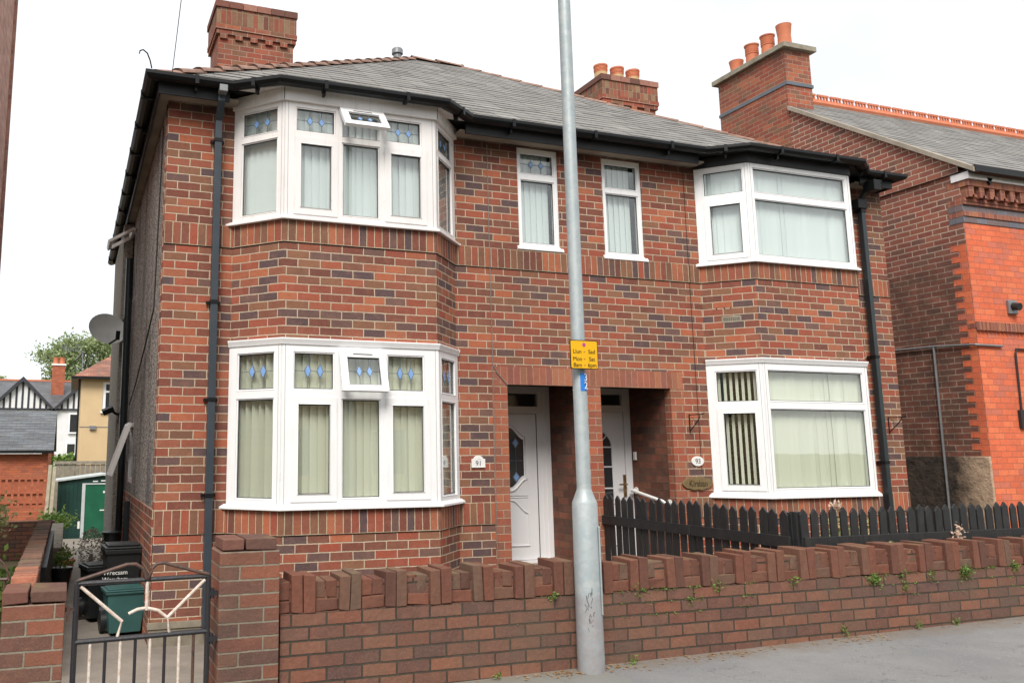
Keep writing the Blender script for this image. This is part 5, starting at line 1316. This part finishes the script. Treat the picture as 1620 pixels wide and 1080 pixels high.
# hedge & tree
random.seed(13)
b = MB(); leaves(b, (-.9, 40, 1.35), (1.2, .4, .25), 900, .22); tag(b.build('hedge', 'leaf'), 'low green hedge in front of the distant white house', 'hedge')
def tree(label, x, y, z0, h, w, n, size):
    t = empty('broadleaf_tree', (x, y, z0), label, 'tree')
    b = MB(); b.tube([(x, y, z0), (x+.1, y, z0+h*.35), (x-.1, y, z0+h*.6)], .35, 10, .15); ends = []
    for i in range(14):
        a = i*2.4; r_ = w*random.uniform(.3, .85); e = Vector((x+r_*math.cos(a), y+r_*math.sin(a), z0+h*random.uniform(.5, .93))); ends.append(e)
        b.tube([(x, y, z0+h*random.uniform(.3, .5)), ((x+e.x)/2, (y+e.y)/2, (z0+h*.4+e.z)/2+.3), e], .1, 6, .03)
    b.build('trunk', 'bark', t)
    b = MB(); blobs = [e for e in ends]+[Vector((x+random.uniform(-1, 1)*w*.6, y+random.uniform(-1, 1)*w*.6, z0+h*random.uniform(.55, .97))) for _ in range(16)]
    for c_ in blobs: leaves(b, c_, (w*.28, w*.28, w*.2), n//len(blobs), size)
    b.build('crown', 'treeleaf', t)
tree('pale green leafy tree rising beyond the distant roofs behind the house', -.3, 75, 1.5, 10.6, 4.3, 15000, .30)
tree('small distant tree showing at the far left edge above the roofs', -9.3, 95, 2.2, 8.6, 2.0, 2500, .3)

# left building
t = empty('brick_building', (-3.2, 2, 0), 'tall pale brick building cut off at the top left edge', 'building')
b = MB(0, 0); b.box(-7, -1.945, -1, 5.5, -.6, 9.6); b.build('wall', 'pinkbrick', t)
b = MB(); b.box(-1.944, -1.90, 5.38, 5.46, 4.3, 9.6); b.build('downpipe', 'pinkbrick', t)
b = MB(); b.prism([(-7.2, -1.2, 9.6), (-1.8, -1.2, 9.6), (-1.8, 2.25, 11.6), (-7.2, 2.25, 11.6)], (0, 0, .1)); b.prism([(-7.2, 5.6, 9.6), (-1.8, 5.6, 9.6), (-1.8, 2.25, 11.6), (-7.2, 2.25, 11.6)], (0, 0, .1)); b.build('roof', 'slate2', t)

# unseen terrace added across the street to give the panes a reflection
t = empty('added_terrace', (4, -22, 0), 'unseen terrace added across the street as a reflection for the window panes', 'house')
hs = [(x+dx, x+dx+1.3, z, z+1.5) for x in range(-16, 24, 6) for dx in (.8, 3.4) for z in (1.0, 4.2)]
b = MB(); b.slab((0, -20, 0), (-1, 0, 0), (0, 1, 0), -26, 20, 0, 7.2, [(-h[1], -h[0], h[2], h[3]) for h in hs if h[1] < 26], 0, -.2); b.box(-20, 26, -28, -20.21, 0, 7.2); b.build('wall', 'beige', t)
b = MB(); b.prism([(-20, -19.6, 7.2), (-20, -28.4, 7.2), (-20, -24, 10.2)], (46, 0, 0)); b.build('roof', 'slate3', t)
b = MB()
for h in hs:
    if h[1] < 26: b.box(h[0]+.55, h[0]+.62, -20.08, -20.02, h[2], h[3]); b.box(h[0], h[0]+.06, -20.08, -20.02, h[2], h[3]); b.box(h[1]-.06, h[1], -20.08, -20.02, h[2], h[3]); b.box(h[0]+.061, h[0]+.549, -20.08, -20.02, h[3]-.06, h[3])
b.build('window_frames', 'upvc', t)
b = MB(); b.box(-20, 26, -20.2, -20.1, .01, 5.7); b.build('window_panes', 'glassdark', t)

# ---------------------------------------------------------------- right neighbour
NX, NE, NRY, NRZ = 11.08, 5.69, 3.72, 8.42
nbh = empty('neighbour_house', (14, 4, 0), 'bright orange brick house at the right with a brown gable, tall chimney and crested ridge', 'house')
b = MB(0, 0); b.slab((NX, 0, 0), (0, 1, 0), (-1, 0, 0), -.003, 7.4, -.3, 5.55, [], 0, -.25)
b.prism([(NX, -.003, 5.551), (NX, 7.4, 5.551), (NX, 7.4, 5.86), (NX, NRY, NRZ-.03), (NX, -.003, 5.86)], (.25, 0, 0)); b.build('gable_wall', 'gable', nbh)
b = MB(0, 0); b.slab((NX+.004, 0, 0), (1, 0, 0), (0, -1, 0), 0.0, 12, -.3, 5.0, [], .006, -.2); b.build('front_wall', 'orange', nbh)
b = MB(0, 0); b.box(NX+.26, NX+12, 7.0, 7.4, -.3, 5.5); b.build('rear_wall', 'orange', nbh)
b = MB(0, 0)
z = 1.67; k = 0
while z < 4.6:      # toothed orange quoins on the gable return
    w_ = .23 if k % 2 else .11; b.box(NX-.004, NX+.01, 0.002, w_, z, z+.0825); z += .0825; k += 1
b.build('quoin', 'orange', nbh)
b = MB(); b.box(NX-.03, NX+.012, -.008, 2.9, -.2, 1.665); 
st_ = b.build('stone_plinth', 'stone', nbh, bevel=.01)
b = MB(); b.box(NX-.006, NX+12, -.016, .2, 4.95, 5.04); b.box(NX-.006, NX+12, -.016, .2, 5.12, 5.21); b.build('grey_brick_band', 'greybrick', nbh)
b = MB(); b.box(NX-.003, NX+12, -.03, .2, 5.041, 5.119); b.box(NX-.003, NX+12, -.045, .2, 5.211, 5.25)
x = NX+.02
while x < NX+7: b.box(x, x+.10, -.12, .1, 5.30, 5.46); b.prism([(x+.105+.055*math.cos(a*math.pi/6+math.pi), -.12, 5.30+.0+.05*math.sin(a*math.pi/6)) for a in range(7)], (0, .1, 0)); x += .21
b.box(NX-.003, NX+12, -.055, .2, 5.251, 5.30); b.box(NX-.003, NX+12, -.13, .2, 5.46, 5.55); b.build('corbel_table', 'lintel', nbh, bevel=.004)
b = MB(); x = NX
while x < NX+7: b.tube([(x+.035, -.022, 3.40), (x+.035, -.022, 3.52)], .036, 8); x += .078
b.box(NX-.007, NX+12, -.018, .1, 3.43, 3.50); b.build('string_course', 'lintel', nbh)
b = MB(); b.box(NX-.02, NX+12, -.16, .1, 5.555, 5.66); b.build('eaves_board', 'upvcold', nbh)
b = MB(); b.ribbon([(NX-.02, -.17), (NX+12, -.17)], [(0, 5.72), (0, 5.63), (.05, 5.60), (.1, 5.63), (.1, 5.72)][::-1]); 
b2 = b.build('gutter', 'black', nbh)
b = MB()
for i in range(8): x = NX+.35+i*.9; b.prism([(x, -.16, 5.60), (x+.12, -.16, 5.60), (x+.06, -.16, 5.50)], (0, .03, 0))
b.build('gutter_bracket', 'black', b2)
PN = (NRZ-NE)/(NRY+.25)
b = MB(); b.poly([(NX+.02, -.25, NE), (NX+13, -.25, NE), (NX+13, NRY, NRZ), (NX+.02, NRY, NRZ)]); b.poly([(NX+13, 2*NRY+.25, NE), (NX+.02, 2*NRY+.25, NE), (NX+.02, NRY, NRZ), (NX+13, NRY, NRZ)]); b.poly([(NX+13, -.25, NE-.01), (NX-.04, -.25, NE-.01), (NX-.04, 2*NRY+.25, NE-.01), (NX+13, 2*NRY+.25, NE-.01)]); nroof = b.build('roof', 'slate2', nbh)
b = MB(); dn = Vector((0, -PN, 1)).normalized()*.05
yc = 2.86; zc_ = NE+PN*(yc+.25); b.prism([(NX-.055, -.26, NE-.07), (NX-.055, yc, zc_-.07), (NX-.055, yc, zc_+.004), (NX-.055, -.26, NE+.004)], (.1, 0, 0)); b.build('verge', 'soffit', nbh); b = MB(); b.prism([(NX-.055, 2*NRY+.26, NE-.07), (NX-.055, 2*NRY-yc+.02, zc_-.07), (NX-.055, 2*NRY-yc+.02, zc_+.004), (NX-.055, 2*NRY+.26, NE+.004)], (.1, 0, 0)); b.build('verge', 'soffit', nbh)
NSV = Vector((0, NRY+.25, NRZ-NE)); NL = NSV.length; NSV.normalize()
slates((0, -.25, NE), (1, 0, 0), NSV, Vector((0, -NSV.z, NSV.y)), lambda s: (NX+.045, NX+9), NL, .2, .3, 12, nroof)
# crested ridge
b = MB(); b.tube([(NX+.5, NRY, NRZ+.01), (NX+13, NRY, NRZ+.01)], .085, 8); x = NX+.62
while x < NX+12.5:
    b.box(x+.02, x+.30, NRY-.018, NRY+.018, NRZ+.175, NRZ+.215); b.box(x-.0, x+.32, NRY-.02, NRY+.02, NRZ+.06, NRZ+.105)
    for k in range(4): b.box(x+.03+k*.075, x+.055+k*.075, NRY-.016, NRY+.016, NRZ+.105, NRZ+.175)
    x += .33
b.build('crested_ridge', 'pot', nbh)
# chimney
c = MB(0, 0); c.box(NX-.006, NX+.58, 2.87, 4.55, 6.4, 8.93); ch = c.build('chimney', 'stack', nbh)
c = MB(); c.box(NX-.02, NX+.60, 2.85, 4.57, 8.25, 8.31); c.box(NX+.005, NX+.62, 2.82, 2.869, 7.55, 7.74); c.build('lead_flashing', 'lead', ch)
c = MB(); c.box(NX-.09, NX+.67, 2.78, 4.64, 8.93, 9.03); c.build('chimney_cap', 'cap', ch, bevel=.01)
for i, yy_ in enumerate((3.12, 3.52, 3.92, 4.34)):
    rib = i in (1, 2); h_ = .50 if rib else (.52 if i == 0 else .36)
    c = MB(); pr_ = [(.13, 0), (.115, h_*.55), (.115, h_*.6)]
    if rib:
        for k in range(4): pr_ += [(.125, h_*(.62+k*.09)), (.125, h_*(.66+k*.09)), (.115, h_*(.67+k*.09))]
    pr_ += [(.135, h_*.95), (.14, h_), (.1, h_)]
    c.lathe((NX+.29, yy_, 9.03), pr_, 20); c.build('chimney_pot', 'pot', ch, smooth=True)
# conduits and vent on the neighbour
c = MB(); c.tube([(NX-.03, 1.5, 3.26), (NX-.03, .60, 3.24), (NX-.03, .0, 3.20), (NX-.02, -.03, 3.19), (NX+.45, -.03, 3.19)], .016, 6); c.tube([(NX-.03, .62, 3.24), (NX-.05, .63, .3)], .016, 6); c.build('conduit', 'metalgrey', nbh)
c = MB(); c.tube([(NX+1.2, -.03, 3.16), (NX+.72, -.03, 3.16), (NX+.70, -.03, 3.10), (NX+.68, -.03, 2.2)], .014, 6); c.box(NX+.63, NX+.73, -.05, -.005, 2.05, 2.30); c.build('conduit', 'cableblk', nbh)
c = MB(); c.box(NX+.66, NX+.84, -.05, -.005, 3.66, 3.86); v_ = c.build('wall_vent', 'metalgrey', nbh, bevel=.01); c = MB(); c.tube([(NX+.74, -.05, 3.77), (NX+.74, -.14, 3.75)], .055, 14); c.build('vent_cowl', 'darkpipe', v_, smooth=True)
# overhead wires
c = MB(); c.tube([(.0, -.2, 5.4), (-.03, -3.5, 7.4), (-.2, -7, 10)], .004, 5); tag(c.build('overhead_wire', 'cableblk'), 'thin wire rising from the left eaves corner towards the street', 'wire')
